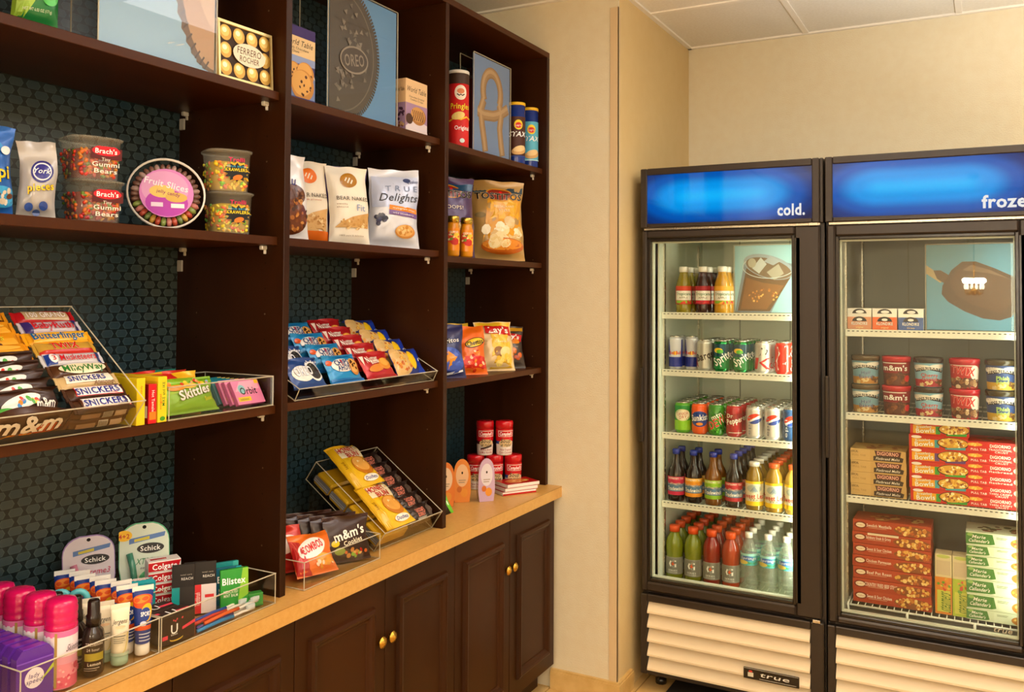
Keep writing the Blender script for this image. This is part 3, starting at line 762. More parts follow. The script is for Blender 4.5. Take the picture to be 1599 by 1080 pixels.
# --- bay 1, top shelf
bag('candy_pouch', 'green candy pouch on the top shelf left of a picture block', 'bag', (-.075, -2.125, Z1), 66, .085, .20, .045, 'f:1f7a3a',
    [('p', [(.0, .55), (.5, .62), (.45, .25), (.2, .05), (0, .05)], 'f:9cc23a'), ('e', .72, .42, .22, .14, 'f:2fae4a'), ('e', .78, .33, .2, .1, 'f:56c65e'), ('e', .5, .36, .14, .05, 'p:6b3a1c', 20), ('t', 'NET WT 6.03 OZ (171g)', .52, .17, .028, 'p:e8f0c8', {'w': .62})], top=.1)
cup = [('p', clip([(.56, 1)] + [(.56 + .43 * (1 - math.cos(R(a))) * .95 + (.012 if i % 2 else -.012), 1 - 1.0 * math.sin(R(a)) ** .9) for i, a in enumerate(range(0, 91, 4))] + [(1, 0), (1, 1)]), 'p:6f5036'),
       ('p', clip([(.63, 1)] + [(.63 + .40 * (1 - math.cos(R(a))) * .93, 1 - .98 * math.sin(R(a)) ** .9) for a in range(0, 91, 6)] + [(1, .02), (1, 1)]), 'p:c49a72'),
       ('p', clip([(.76, 1)] + [(.76 + .28 * (1 - math.cos(R(a))), 1 - .72 * math.sin(R(a))) for a in range(0, 91, 9)] + [(1, .28), (1, 1)]), 'p:d6b189')]
for i in range(13): cup.append(('s', [(.575 + .40 * (1 - math.cos(R(i * 6.8))) * .95, 1 - 1.0 * math.sin(R(i * 6.8)) ** .9), (.625 + .40 * (1 - math.cos(R(i * 6.8))) * .93, 1 - .94 * math.sin(R(i * 6.8)) ** .9)], .014, 'p:4a3220'))
photo_block('picture_block', 'acrylic block with a close-up photo of a chocolate candy cup on pale blue', (-.078, -1.861, Z1), .313, .352, .085, 'p:9cc6ee', cup)
gold = [('r', .03, .05, .97, .95, 'p:3a2414')]
for i in range(4):
    for j in range(3):
        cu, cv = .15 + i * .235, .2 + j * .3
        gold += [('e', cu, cv, .105, .135, 'a:b88a30'), ('e', cu - .01, cv + .02, .075, .09, 'a:d4ac54'), ('e', cu - .02, cv + .04, .04, .045, 'a:f0dca4')]  # paler inner discs paint highlights on the foil balls
gold += [('e', .56, .5, .3, .2, 'p:f4ead0'), ('t', 'FERRERO', .56, .56, .12, 'p:6a4a2a', {'w': .44, 'shear': .1}), ('t', 'ROCHER', .56, .42, .10, 'p:6a4a2a', {'w': .36, 'shear': .1})]
for r in ((0, 0, 1, .05), (0, .95, 1, 1), (0, 0, .035, 1), (.965, 0, 1, 1)): gold.append(('r',) + r + ('a:e0c888',))
carton('chocolate_box', 'clear gold-trimmed box of foil wrapped chocolates beside the picture block', 'box', (-.055, -1.606, Z1), 88, .172, .03, .14, 'p:d9b45e', gold, left=[('r', .1, .05, .9, .95, 'a:e0c888')], tilt=3)

# --- bay 1, second shelf
bag('candy_bag', 'blue bag of candy with yellow lettering at the left edge of the second shelf', 'bag', (-.085, -2.208, Z2), 78, .10, .168, .045, 'f:1560b8',
    [('e', .3, .75, .5, .1, 'f:1d8ad0'), ('t', 'pi', .80, .48, .14, 'g:ffd21e', {'bold': .05, 'ol': 'g:1a1a1a'}), ('e', .75, .2, .3, .12, 'f:38a6de'), ('b', .78, .2, .16, .1, 8, .055, ['g:e6d2b4', 'g:6a3c22', 'g:f2ead8']), ('e', .85, .72, .1, .05, 'p:f0f0f0')], seed=2)
bag('candy_bag', 'silver bag of candy pieces with a dark blue oval emblem', 'bag', (-.065, -2.120, Z2), 60, .068, .146, .04, 'f:b9b4b0',
    [('e', .58, .60, .30, .15, 'g:2a2a7c', -20), ('e', .58, .60, .25, .12, 'g:e9e6ee', -20), ('e', .58, .60, .22, .10, 'g:30308c', -20), ('t', 'York', .57, .61, .07, 'g:ffffff', {'shear': .3}),
     ('t', 'pieces', .58, .40, .10, 'g:ffd21e', {'w': .72, 'bold': .05, 'ol': 'g:1a1a1a', 'rot': 8}), ('e', .3, .13, .11, .055, 'g:3c5aa8'), ('e', .68, .15, .12, .06, 'g:2f4f9e'), ('e', .5, .06, .1, .04, 'g:5470b4')], pw=1.8, top=.24, seed=5)
def tub(name, label, loc, rz, w, h, fillcols, ops, seed, group, rim=.1):
    t = thing(name, label, 'tub', loc, rz, group)
    def sq(r, z, n=24, p=4.0):
        o = []
        for i in range(n):
            a = 2 * math.pi * (i + .5) / n; c, s = math.cos(a), math.sin(a); k = (abs(c) ** p + abs(s) ** p) ** (-1 / p); o.append((r * k * c, r * k * s, z))
        return o
    def loft(mb, prof, m, cap=True):
        n = 24; vs = []
        for r, z in prof: vs += sq(r, z)
        fs = [(j * n + i, j * n + (i + 1) % n, (j + 1) * n + (i + 1) % n, (j + 1) * n + i) for j in range(len(prof) - 1) for i in range(n)]
        if cap: fs += [tuple(range(n - 1, -1, -1)), tuple(range((len(prof) - 1) * n, len(prof) * n))]
        mb.add(vs, fs, m, True)
    r0, r1 = w * .42, w * .465
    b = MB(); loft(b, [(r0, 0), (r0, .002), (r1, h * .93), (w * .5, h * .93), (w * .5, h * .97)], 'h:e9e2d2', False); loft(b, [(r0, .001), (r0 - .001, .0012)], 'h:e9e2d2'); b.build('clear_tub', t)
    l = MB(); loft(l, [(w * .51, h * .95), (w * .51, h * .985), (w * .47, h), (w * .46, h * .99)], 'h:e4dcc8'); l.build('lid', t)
    c = MB(); rg = random.Random(seed); loft(c, [(r0 - .003, .003), (r0 + (r1 - r0) * .75 - .003, h * .68), (r0 * .6, h * .74)], fillcols[0])
    c.build('candy_filling', t)
    pcs = MB()
    for i in range(110):
        z = rg.uniform(.006, h * .68); rr = r0 + (r1 - r0) * z / (h * .93) - .0035; s = rg.choice((-1, 1, 0)); q = rg.uniform(-.85, .85) * rr
        x, y = (q, -rr) if s <= 0 else (-rr, q)
        a, b_, c_ = rg.uniform(.004, .008), rg.uniform(.0022, .003), rg.uniform(.003, .005); ang = rg.uniform(0, 3.14)
        vs = []
        for dz, f in ((-1, .6), (0, 1), (1, .6)):
            for k in range(6):
                u, v = a * f * math.cos(k * R(60)), c_ * math.sin(k * R(60)) * f
                uu, vv = u * math.cos(ang) - v * math.sin(ang), u * math.sin(ang) + v * math.cos(ang)
                vs.append((x + uu, y + dz * b_, z + vv) if s <= 0 else (x + dz * b_, y + uu, z + vv))
        pcs.add(vs, [tuple(range(5, -1, -1)), tuple(range(12, 18))] + [(j * 6 + i_, j * 6 + (i_ + 1) % 6, j * 6 + 6 + (i_ + 1) % 6, j * 6 + 6 + i_) for j in (0, 1) for i_ in range(6)], fillcols[1 + i % (len(fillcols) - 1)], True)
    o = pcs.build('candies', t); o['kind'] = 'stuff'
    k = (r1 - r0) / (h * .93)
    S = Flat((-r0, -r0 - .0015, .004), (2 * r0, 0, 0), (0, -k * h * .86, h * .86)); S.e = .0005
    finish(t, [(S, ops)], 'label')
    return t
gum = [('r', .30, .50, .98, .80, 'p:5a1414'), ('e', .63, .72, .31, .13, 'g:d11f2d'), ('e', .48, .76, .12, .09, 'g:d11f2d'), ('e', .78, .76, .12, .09, 'g:d11f2d'), ('t', "Brach's", .63, .72, .13, 'g:ffffff', {'w': .48, 'bold': .03}),
       ('t', 'Tiny', .63, .50, .085, 'g:f6ecd8', {}), ('t', 'Gummi', .63, .36, .12, 'g:f6ecd8', {'w': .6, 'bold': .03}), ('t', 'Bears', .63, .18, .12, 'g:f6ecd8', {'w': .5, 'bold': .03})]
gc = ['s:7a2416', 's:c8301e', 's:d86a1e', 's:5e7a24', 's:b8741e', 's:a81e1e']
tub('candy_tub', 'clear tub of tiny gummy bears, upper one of the stacked pair', (-.092, -1.985, Z2 + .0875), 74, .108, .087, gc, gum, 1, 'gummy bear tubs')
tub('candy_tub', 'clear tub of tiny gummy bears, lower one of the stacked pair', (-.092, -1.980, Z2), 74, .108, .087, gc, gum, 9, 'gummy bear tubs')
wm = [('e', .62, .50, .34, .30, 'p:e3b51c', 0, .25), ('e', .62, .48, .36, .27, 'p:181818', 0, .3), ('t', 'Trolli', .60, .83, .11, 'g:e01e5a', {'w': .42, 'bold': .04}), ('t', 'SOUR BRITE', .6, .64, .05, 'g:38b4e0', {'w': .5}), ('t', 'CRAWLERS', .6, .55, .085, 'g:ffe21e', {'w': .56, 'bold': .03}), ('e', .64, .34, .13, .07, 'g:f07a1e', 15)]
tc_ = ['s:c8a21c', 's:e8d020', 's:f0b81e', 's:78b83a', 's:f08a28', 's:f4e04a', 's:e86a3a']
tub('candy_tub', 'clear tub of sour gummy worms, upper one of the stacked pair', (-.085, -1.620, Z2 + .101), 62, .108, .1, tc_, wm, 4, 'gummy worm tubs')
tub('candy_tub', 'clear tub of sour gummy worms, lower one of the stacked pair', (-.085, -1.614, Z2), 62, .108, .1, tc_, wm, 5, 'gummy worm tubs')
# round fruit slice tray leaning on its edge
t = thing('fruit_slice_tray', 'round clear tray of jelly fruit slices with a pink label', 'candy tray', (-.075, -1.803, Z2), 56, None, 14)
rr = .084
T = Matrix.Translation((0, 0, rr)) @ Matrix.Rotation(R(90), 4, 'X')
b = MB(); b.lathe([(rr * .9, -.03), (rr * .96, -.004), (rr, -.002), (rr, .004), (rr * .97, .005)], 'c:f4f2ec', 40, T=T, cap=False); b.lathe([(rr * .96, -.001), (rr * 1.0, -.001), (rr * 1.0, .0045), (rr * .955, .0045)], 'g:efe6da', 40, T=T, cap=False); b.build('clear_tray', t)
sl = ['s:b8442c', 's:c8963a', 's:6a7a3c', 's:b84a34', 's:c87a70', 's:8a9a4a']
for i in range(34):
    a = R(i * 360 / 34); c = MB()
    for q, z in ((0, 0),):
        c.lathe([(.001, -.006), (.010, -.006), (.0125, 0), (.010, .006), (.001, .006)], (sl[(i * 5) % 6] if math.sin(a) < -.25 else ('s:6e4a3c', 's:a8887c', 's:7a5244')[i % 3]), 8, T=T @ Matrix.Rotation(a, 4, 'Z') @ Matrix.Translation((rr * .76, 0, -.012)) @ Matrix.Diagonal((1.0, .5, 1.2, 1)))
    c.build('jelly_slice', t)
MB().lathe([(rr * .88, -.028), (rr * .88, -.026)], 'p:5a3a34', 32, T=T).build('inner_card', t)
S = Flat((-rr, -.005, 0), (2 * rr, 0, 0), (0, 0, 2 * rr)); S.e = .0005
finish(t, [(S, [('e', .5, .5, .345, .345, 'g:d884c4'), ('e', .48, .56, .30, .25, 'g:e0a0cc'), ('e', .5, .36, .27, .19, 'g:b840b0'), ('e', .44, .52, .16, .09, 'g:e8c46a'), ('e', .62, .44, .14, .07, 'g:d8b05a'), ('t', 'Fruit Slices', .5, .62, .09, 'g:fbeff6', {'w': .56, 'rot': -12, 'bold': .03}), ('t', 'jelly candy', .52, .5, .05, 'g:8a2a6a', {'w': .3, 'rot': -12}), ('r', .55, .29, .72, .35, 'p:f6eeee'), ('r', .3, .3, .45, .36, 'p:f0d8ea')])], 'label')

# --- bay 2, top shelf
cookie = lambda cu, cv, r, s: [('e', cu, cv, r, r * .62, 'p:c98a3e'), ('e', cu - r * .1, cv + r * .08, r * .85, r * .5, 'p:e0a858'), ('b', cu, cv, r * .7, r * .42, 9, .035, ['p:4a2a16', 'p:5c3319'], s)]
wt1 = [('r', 0, .60, 1, 1, 'p:e8c894'), ('r', 0, .86, 1, 1, 'p:3c2a6a'), ('r', 0, .50, 1, .60, 'p:8fa0cc'), ('t', 'World Table', .5, .78, .075, 'p:3a2a20', {'w': .86, 'shear': .3}), ('t', 'Dark Chocolate', .5, .70, .032, 'p:3a2a20', {'w': .6}), ('t', 'Chunk', .42, .655, .032, 'p:3a2a20'),
       ('e', .6, .12, .75, .30, 'p:f2f4f8'), ('e', .6, .14, .68, .27, 'p:7488b8')] + cookie(.35, .35, .26, 1) + cookie(.7, .38, .26, 5) + cookie(.62, .22, .34, 2) + [('r', 0, 0, 1, .05, 'p:3c3a78'), ('t', 'NET WT 8 OZ', .3, .025, .022, 'p:e0e0f0')]
carton('cookie_box', 'cookie box with dark purple top beside the left shelf upright', 'box', (-.072, -1.411, Z1), 90, .13, .045, .197, 'p:4a4a80', wt1, right=[('r', .1, .1, .9, .9, 'p:5a5a90')])
oreo = [('e', .10, .49, .58, .55, 'p:3e3934')]
def inw(x): return x > .004
teeth = []
for i in range(60):
    a = R(-80 + i * 160 / 59); c, s = math.cos(a), math.sin(a)
    teeth.append(('s', [(.10 + .565 * c, .49 + .535 * s), (.10 + .63 * c, .49 + .60 * s)], .020, 'p:4a443e'))
oreo = teeth + oreo
oreo = [o for o in oreo if not (o[0] == 's' and min(p[0] for p in o[1]) < .01)]
oreo[-1] = ('p', clip([(.10 + .59 * math.cos(R(a)), .49 + .56 * math.sin(R(a))) for a in range(-99, 100, 6)]), 'p:4d463f')
oreo += [('s', [(.004, .49 - .50)] if False else [p for p in ring_pts(.10, .49, .53, .50, -96, 96) if p[0] > .004], .012, 'p:6b6258')]
rg = random.Random(7)
for i in range(46):
    a = R(rg.uniform(-95, 95)); q = rg.uniform(.34, .92); cu, cv = .10 + .52 * q * math.cos(a), .49 + .49 * q * math.sin(a)
    if cu < .04: continue
    r_ = .030; a2 = rg.uniform(0, 6.28)
    oreo.append(('p', [(cu + r_ * math.cos(a2 + k * 2.09), cv + r_ * .9 * math.sin(a2 + k * 2.09)) for k in range(3)], 'p:7d7468' if i % 2 else 'p:6c645a'))
oreo += [('e', .34, .44, .20, .115, 'p:8a8072', 8), ('e', .34, .44, .185, .10, 'p:4d463f', 8), ('t', 'OREO', .34, .44, .095, 'p:857b6e', {'w': .28, 'rot': 10, 'bold': .03})]
photo_block('picture_block', 'acrylic block with a close-up photo of a dark sandwich cookie on blue', (-.088, -1.148, Z1), .325, .352, .10, 'p:5f9ad6', oreo)
wt2 = [('r', 0, .55, 1, 1, 'p:e6c090'), ('t', 'World Table', .5, .82, .10, 'p:3a2418', {'w': .9, 'shear': .3}), ('t', 'Chocolate Drizzled', .5, .68, .035, 'p:4a3020', {'w': .7}), ('t', 'Cookie Crisps', .5, .63, .035, 'p:4a3020', {'w': .6}), ('r', 0, 0, 1, .55, 'p:a886a8'), ('p', [(0, .1), (.4, .3), (1, .2), (1, 0), (0, 0)], 'p:e4d4d8'),
       ('e', .58, .34, .36, .17, 'p:b0763a'), ('e', .55, .37, .32, .14, 'p:d29a58')] + [('s', [(.3 + k * .09, .25), (.36 + k * .09, .34), (.30 + k * .09, .44)], .03, 'p:3a2014') for k in range(6)] + [('e', .15, .25, .16, .1, 'p:4a2c1c'), ('r', 0, 0, 1, .06, 'p:e8d8d4')]
carton('cookie_box', 'small cookie box in tan and lilac right of the cookie picture block', 'box', (-.065, -.873, Z1), 90, .118, .044, .166, 'p:e0b888', wt2, left=[('r', 0, 0, 1, .55, 'p:a080a0'), ('t', 'World Table', .5, .8, .07, 'p:3a2418', {'w': .8}), ('b', .5, .35, .35, .12, 8, .12, ['p:3a2038', 'p:4a2a40'], 3), ('b', .5, .12, .35, .06, 6, .12, ['p:7a4a2c', 'p:caa070'], 3)])
# --- bay 2, second shelf
bag('snack_bag', 'white snack bag with chocolate clusters against the left shelf upright', 'bag', (-.072, -1.412, Z2), 72, .115, .225, .045, 'f:e2dede',
    [('p', [(0, .95), (.4, .95), (.2, .75), (0, .72)], 'f:3c3878'), ('t', 'Qu', .45, .68, .11, 'p:3c3878', {'shear': .3}), ('e', .58, .52, .30, .12, 'g:5a2c16'), ('e', .5, .25, .44, .2, 'g:6a3418'), ('b', .55, .28, .38, .2, 34, .055, ['g:a8622a', 'g:c8843c', 'g:7a4018', 'g:4a240e'], 2), ('b', .6, .52, .2, .08, 8, .05, ['g:4a2210', 'g:7a4a2a'], 3)], tilt=6)
def bear(oval, extra): return [('e', .5, .81, .22, .095, oval, 12), ('s', [(.40, .80), (.46, .845)], .03, 'g:f2e2c8'), ('s', [(.46, .775), (.54, .84)], .03, 'g:f2e2c8'), ('s', [(.54, .765), (.60, .815)], .03, 'g:f2e2c8'), ('t', 'BEAR NAKED', .54, .575, .048, 'p:4a4038', {'w': .82})] + extra
bag('granola_bag', 'cream granola pouch with a bright orange oval emblem', 'bag', (-.142, -1.255, Z2), 62, .118, .232, .05, 'p:e9ddc8',
    bear('g:e8701e', [('t', 'peak protein', .5, .52, .02, 'p:c86a3a', {'w': .5}), ('p', [(.1, .13), (.9, .13), (.92, .42), (.5, .36), (.1, .25)], 'p:d8a868'), ('b', .58, .25, .32, .10, 40, .035, ['p:c8924e', 'p:e6c890', 'p:b07a38'], 4), ('r', .03, .02, .97, .14, 'g:e8701e')]), tilt=5, bot=.03, top=.05, pw=3)
bag('granola_bag', 'cream granola pouch with a brown oval emblem', 'bag', (-.075, -1.160, Z2), 62, .128, .225, .05, 'p:ece2d0',
    bear('g:a8721e', [('t', 'Fit', .72, .46, .085, 'p:8a9ac0', {}), ('t', 'vanilla', .25, .5, .02, 'p:8a6a4a', {'w': .26}), ('t', 'almond', .25, .46, .02, 'p:8a6a4a', {'w': .26}), ('p', [(.08, .2), (.92, .2), (.95, .40), (.5, .34), (.2, .26)], 'p:c89a58'), ('b', .55, .25, .36, .075, 40, .032, ['p:c8964e', 'p:e6c890', 'p:b88642'], 6), ('t', '100% pure & delicious', .5, .1, .02, 'p:a08a6a', {'w': .6})]), tilt=6, bot=.03, top=.05, pw=3)
qk = [('r', .03, .5, .97, .9, 'f:c3cbe4'), ('e', .72, .855, .08, .028, 'p:2c3a6a'), ('t', 'Quaker', .84, .84, .042, 'p:2c3a6a', {'w': .26}), ('t', 'T R U E', .60, .745, .07, 'p:7a88a8', {'w': .66}), ('t', 'Delights', .56, .63, .10, 'p:3a3a44', {'w': .78, 'shear': .3}), ('p', [(.34, .53), (.96, .49), (.96, .43), (.34, .47)], 'g:e88a1e'), ('p', [(.34, .47), (.96, .43), (.96, .37), (.34, .41)], 'g:7a5a9a'), ('t', 'multigrain crisps', .66, .48, .022, 'p:fff2e0', {'w': .5, 'rot': -5}), ('t', 'wild blueberry', .64, .42, .024, 'p:f0e8f8', {'w': .46, 'rot': -5}),
      ('b', .17, .35, .12, .06, 10, .052, ['g:2a2c48', 'g:3a3e64', 'g:1e2038'], 3), ('e', .68, .2, .21, .085, 'g:c8843a'), ('e', .67, .21, .18, .07, 'g:e0ac62'), ('b', .67, .21, .15, .05, 16, .03, ['g:c48438', 'g:f0c888'], 5)]
bag('snack_bag', 'pale blue and white snack bag with orange stripe and blueberries', 'bag', (-.085, -.930, Z2), 56, .172, .248, .065, 'f:dfe0e8', qk, tilt=4, seed=4)
bag('snack_bag', 'purple topped snack bag standing behind the pale blue one', 'bag', (-.20, -1.02, Z2), 62, .15, .25, .05, 'f:4a3a78', [], tilt=4, seed=8)

# --- bay 3, top shelf
def canister(name, label, loc, rz, r, h, base, lidm, ops, lidh=.012, span=170, bandm=None):
    t = thing(name, label, 'canister', loc, rz, 'chip canisters')
    lathed(t, 'tube', [(r * .97, 0), (r, .004), (r, h - lidh)], base, 28)
    lathed(t, 'lid', [(r * 1.03, h - lidh), (r * 1.03, h - .002), (r * .98, h), (r * .9, h - .002)], lidm, 28)
    finish(t, [(Cyl(r, 0, h - lidh, span), ops)], 'label')
    return t
pr = lambda base, acc: [('r', 0, .86, 1, 1, 'p:3a2416'), ('e', .5, .74, .2, .1, 'p:f2e6d2'), ('e', .5, .76, .12, .035, 'p:e08a5a'), ('s', [(.38, .72), (.45, .70), (.5, .715), (.55, .70), (.62, .72)], .035, 'p:3a1e0e'), ('t', 'Pringles', .5, .56, .075, 'p:ffd82a', {'w': .66, 'bold': .04, 'ol': 'p:3a1408'}), ('e', .42, .43, .22, .05, 'p:f0d27a', 15), ('s', [(.1, .36), (.3, .40), (.5, .38), (.7, .42), (.9, .40)], .05, acc), ('t', 'Original', .56, .27, .055, 'p:ffffff', {'w': .5, 'bold': .03}), ('e', .55, .1, .08, .03, 'p:d8e8e4')]
canister('chip_canister', 'red chip canister beside the pretzel picture block', (-.078, -.566, Z1 - .002), 45, .037, .272, 'p:d81f1c', 'g:e8e4dc', pr('r', 'p:f2c21e'))
canister('chip_canister', 'green and yellow chip canister mostly behind the shelf upright', (-.165, -.575, Z1 - .002), 45, .037, .285, 'p:b4c41e', 'g:e8e4dc', pr('g', 'p:4a7a1e'))
PZ = 'p:b08a62'; PZ2 = 'p:c9a67e'
arc1 = [(.5 + .24 * math.cos(R(a)), .66 + .21 * math.sin(R(a)) * 1.0) for a in range(-30, 215, 10)]
pret = []
for wd, m, off in ((.15, 'p:9a7650', 0), (.115, PZ, .006), (.05, PZ2, .012)):
    q = lambda pts: [(x - off, y + off) for x, y in pts]
    pret += [('s', q(arc1), wd, m), ('s', q([(.28, .56), (.20, .44), (.24, .28), (.30, .12), (.33, .02)]), wd, m), ('s', q([(.70, .56), (.76, .46), (.72, .30), (.76, .14), (.80, .02)]), wd, m), ('s', q([(.12, .42), (.3, .40), (.55, .42), (.75, .47), (.95, .55)]), wd, m)]
photo_block('picture_block', 'acrylic block with a close-up photo of a pretzel on blue', (-.072, -.385, Z1 - .002), .275, .352, .055, 'p:7496cc', pret)
stx = lambda c1, c2: [('r', 0, .12, 1, .80, c1), ('e', .5, .66, .17, .085, 'p:f2d21e'), ('e', .5, .65, .13, .05, 'p:d8281e'), ('t', "Lay's", .5, .65, .035, 'p:ffffff', {'shear': .2}), ('t', 'STAX', .48, .50, .085, 'p:ffffff', {'w': .72, 'shear': .25, 'bold': .05, 'ol': 'p:2a1a10'}), ('e', .55, .22, .32, .07, 'p:d8a868', 12), ('e', .55, .25, .25, .05, 'p:eccb90', 14), ('r', 0, .11, 1, .13, c2)]
canister('chip_canister', 'dark blue chip canister with a brown label, left one of the matching pair', (-.058, -.172, Z1 - .002), 42, .034, .236, 'g:1e3a8c', 'g:f0c020', stx('p:4a2416', 'p:28489a'))
canister('chip_canister', 'dark blue chip canister with a light blue label, nearest the end panel', (-.058, -.060, Z1 - .002), 40, .034, .236, 'g:1e3a8c', 'g:f0c020', stx('p:5ab4d2', 'p:b8e4ee'))
# --- bay 3, second shelf
ZC2 = 1.660
ts = lambda ban: [('e', .5, .815, .26, .085, 'g:c8821e'), ('e', .5, .815, .23, .07, 'g:8a2a16'), ('t', 'TOSTITOS', .5, .79, .082, 'g:241810', {'w': .92, 'bold': .06, 'ol': 'g:f2e2c2'}), ('e', .53, .85, .03, .014, 'g:e01e1e')] + ban
bag('tortilla_chip_bag', 'purple tortilla chip bag standing behind two salsa jars', 'bag', (-.15, -.50, ZC2), 48, .19, .292, .08, 'f:4a2c5c',
    ts([('r', .02, .84, .98, .93, 'f:1e4a6a'), ('t', 'SCOOPS!', .5, .62, .045, 'g:f2e2c8', {'w': .5}), ('e', .5, .3, .4, .2, 'g:6a3a5e'), ('b', .5, .25, .34, .15, 22, .08, ['g:e0b468', 'g:c8924a', 'g:f0d498'], 3)]), tilt=3, seed=1)
bag('tortilla_chip_bag', 'golden tortilla chip bag with a bowl of chips, largest bag in the end bay', 'bag', (-.085, -.262, ZC2), 44, .212, .306, .09, 'f:b58c4c',
    [('r', .02, .84, .98, .93, 'f:2c4452'), ('p', [(.16, .18), (.92, .16), (.95, .80), (.3, .82)], 'g:dd9a1c'), ('p', [(.3, .5), (.9, .5), (.9, .75), (.35, .78)], 'g:e8ac24'), ('e', .14, .55, .1, .035, 'p:8a7448'), ('t', 'RESTAURANT', .6, .66, .03, 'g:fbe6b0', {'w': .4}), ('t', 'STYLE', .6, .61, .03, 'g:fbe6b0', {'w': .22}), ('b', .56, .36, .34, .13, 18, .10, ['g:efd9a4', 'g:e0c080', 'g:f6e8c4', 'g:d8b26c'], 2), ('e', .56, .17, .42, .10, 'g:b85a14'), ('e', .55, .19, .39, .07, 'g:e08a24'), ('b', .52, .24, .3, .05, 10, .09, ['g:efd9a4', 'g:e6c888'], 6)] + ts([])[0:], tilt=5, seed=2)
def jar(label, loc, rz):
    t = thing('salsa_jar', label, 'jar', loc, rz, 'salsa jars')
    r = .0225
    lathed(t, 'glass_jar', [(r * .85, 0), (r, .006), (r, .095), (r * .86, .108), (r * .86, .115)], 's:d88a14', 20)
    lathed(t, 'lid', [(r * .95, .115), (r * .95, .134), (r * .85, .137)], 'm:c9a84c', 20)
    finish(t, [(Cyl(r, .02, .075, 190), [('r', 0, 0, 1, 1, 'g:e88a14'), ('e', .35, .6, .2, .25, 'p:d8401e'), ('e', .65, .55, .18, .25, 'p:f2c83a'), ('e', .55, .4, .2, .16, 'p:c82a1e'), ('b', .5, .5, .35, .3, 14, .06, ['p:f0e0a0', 'p:e05a2a', 'p:6a8a2a', 'p:f6c030'], 4), ('t', 'queso', .5, .85, .14, 'p:fff0d0', {'w': .4})])], 'label')
    return t
jar('small orange salsa jar close to the shelf upright', (-.05, -.640, ZC2), 40)
jar('small orange salsa jar in front of the chip bags, right one of the pair', (-.046, -.558, ZC2), 40)
# --- bay 3, third shelf
ZC3 = 1.246
bag('chip_bag', 'dark blue chip bag with a triangular chip, behind the shelf upright', 'bag', (-.085, -.605, ZC3), 52, .13, .19, .055, 'f:2a2c5e',
    [('p', [(.0, .66), (.55, .72), (.6, .62), (.0, .54)], 'p:1a1a2a'), ('t', 'Doritos', .5, .66, .085, 'g:f4f0ea', {'w': .7, 'bold': .04, 'rot': 8}), ('e', .5, .3, .46, .24, 'f:3a58b8'), ('p', [(.36, .52), (.46, .14), (.76, .36)], 'g:e8951c'), ('s', [(.1, .2), (.3, .05), (.6, .08), (.9, .12)], .05, 'p:f2f2f6'), ('r', .02, .01, .2, .08, 'g:d81e1e')], tilt=16, seed=3)
bag('chip_bag', 'orange and red puffed snack bag between dark blue and yellow bags', 'bag', (-.085, -.452, ZC3), 50, .125, .182, .055, 'f:ee6a12',
    [('r', .05, .06, .95, .34, 'f:d81e14'), ('b', .55, .25, .4, .2, 26, .06, ['f:e8401a', 'f:f08a24', 'f:f2c8a0', 'f:c81410'], 2), ('e', .62, .62, .34, .10, 'g:161210', 14), ('e', .62, .62, .31, .085, 'g:f4c81e', 14), ('t', 'Cheetos', .62, .62, .10, 'g:161210', {'w': .56, 'rot': 14, 'bold': .05})], tilt=20, seed=4)
lay = lambda dark: [('p', [(.22, .74), (.95, .70), (.95, .90), (.25, .93)], 'g:c81e1e'), ('t', "Lay's", .6, .81, .13, 'g:fff6e6', {'w': .56, 'bold': .05, 'shear': .1})]
bag('chip_bag', 'cream and yellow potato chip bag, front one on the third shelf of the end bay', 'bag', (-.088, -.262, ZC3), 48, .148, .188, .065, 'f:e9c892',
    [('r', .03, .9, .97, .985, 'f:e8b41e'), ('p', [(.3, .04), (.93, .05), (.85, .72), (.36, .74)], 'f:eaba28'), ('t', 'Classic', .6, .57, .045, 'g:fff2c8', {'w': .34}), ('e', .52, .36, .15, .10, 'g:9a6a34', -30), ('e', .7, .36, .16, .1, 'g:f2d890', 25), ('b', .62, .2, .26, .08, 12, .07, ['g:f6d870', 'g:f0c040'], 3), ('e', .14, .55, .1, .05, 'f:d8b27c')] + lay(0), tilt=16, seed=6)
bag('chip_bag', 'yellow potato chip bag squeezed between the orange bag and the front one', 'bag', (-.205, -.392, ZC3), 46, .14, .185, .06, 'f:e6b82a', [], tilt=16, seed=16)
bag('chip_bag', 'yellow potato chip bag at the back beside the upright', 'bag', (-.19, -.50, ZC3), 60, .14, .178, .05, 'f:c9a022', [], tilt=8, seed=17)
bag('chip_bag', 'dark grey barbecue chip bag with orange chips nearest the end panel', 'bag', (-.105, -.128, ZC3), 42, .128, .172, .055, 'f:4a4038',
    [('r', .03, .86, .97, .96, 'f:d89a1e'), ('e', .55, .62, .34, .08, 'g:e8881e', -8), ('p', [(.2, .66), (.95, .60), (.95, .76), (.25, .84)], 'g:c81e1e'), ('t', "Lay's", .6, .72, .11, 'g:fff6e6', {'w': .54, 'bold': .05, 'rot': -6}), ('t', 'Barbecue', .55, .47, .045, 'g:b8a898', {'w': .5}), ('b', .52, .28, .32, .12, 14, .09, ['g:d8641e', 'g:e8842a', 'g:b84a14'], 2)], tilt=20, seed=9)
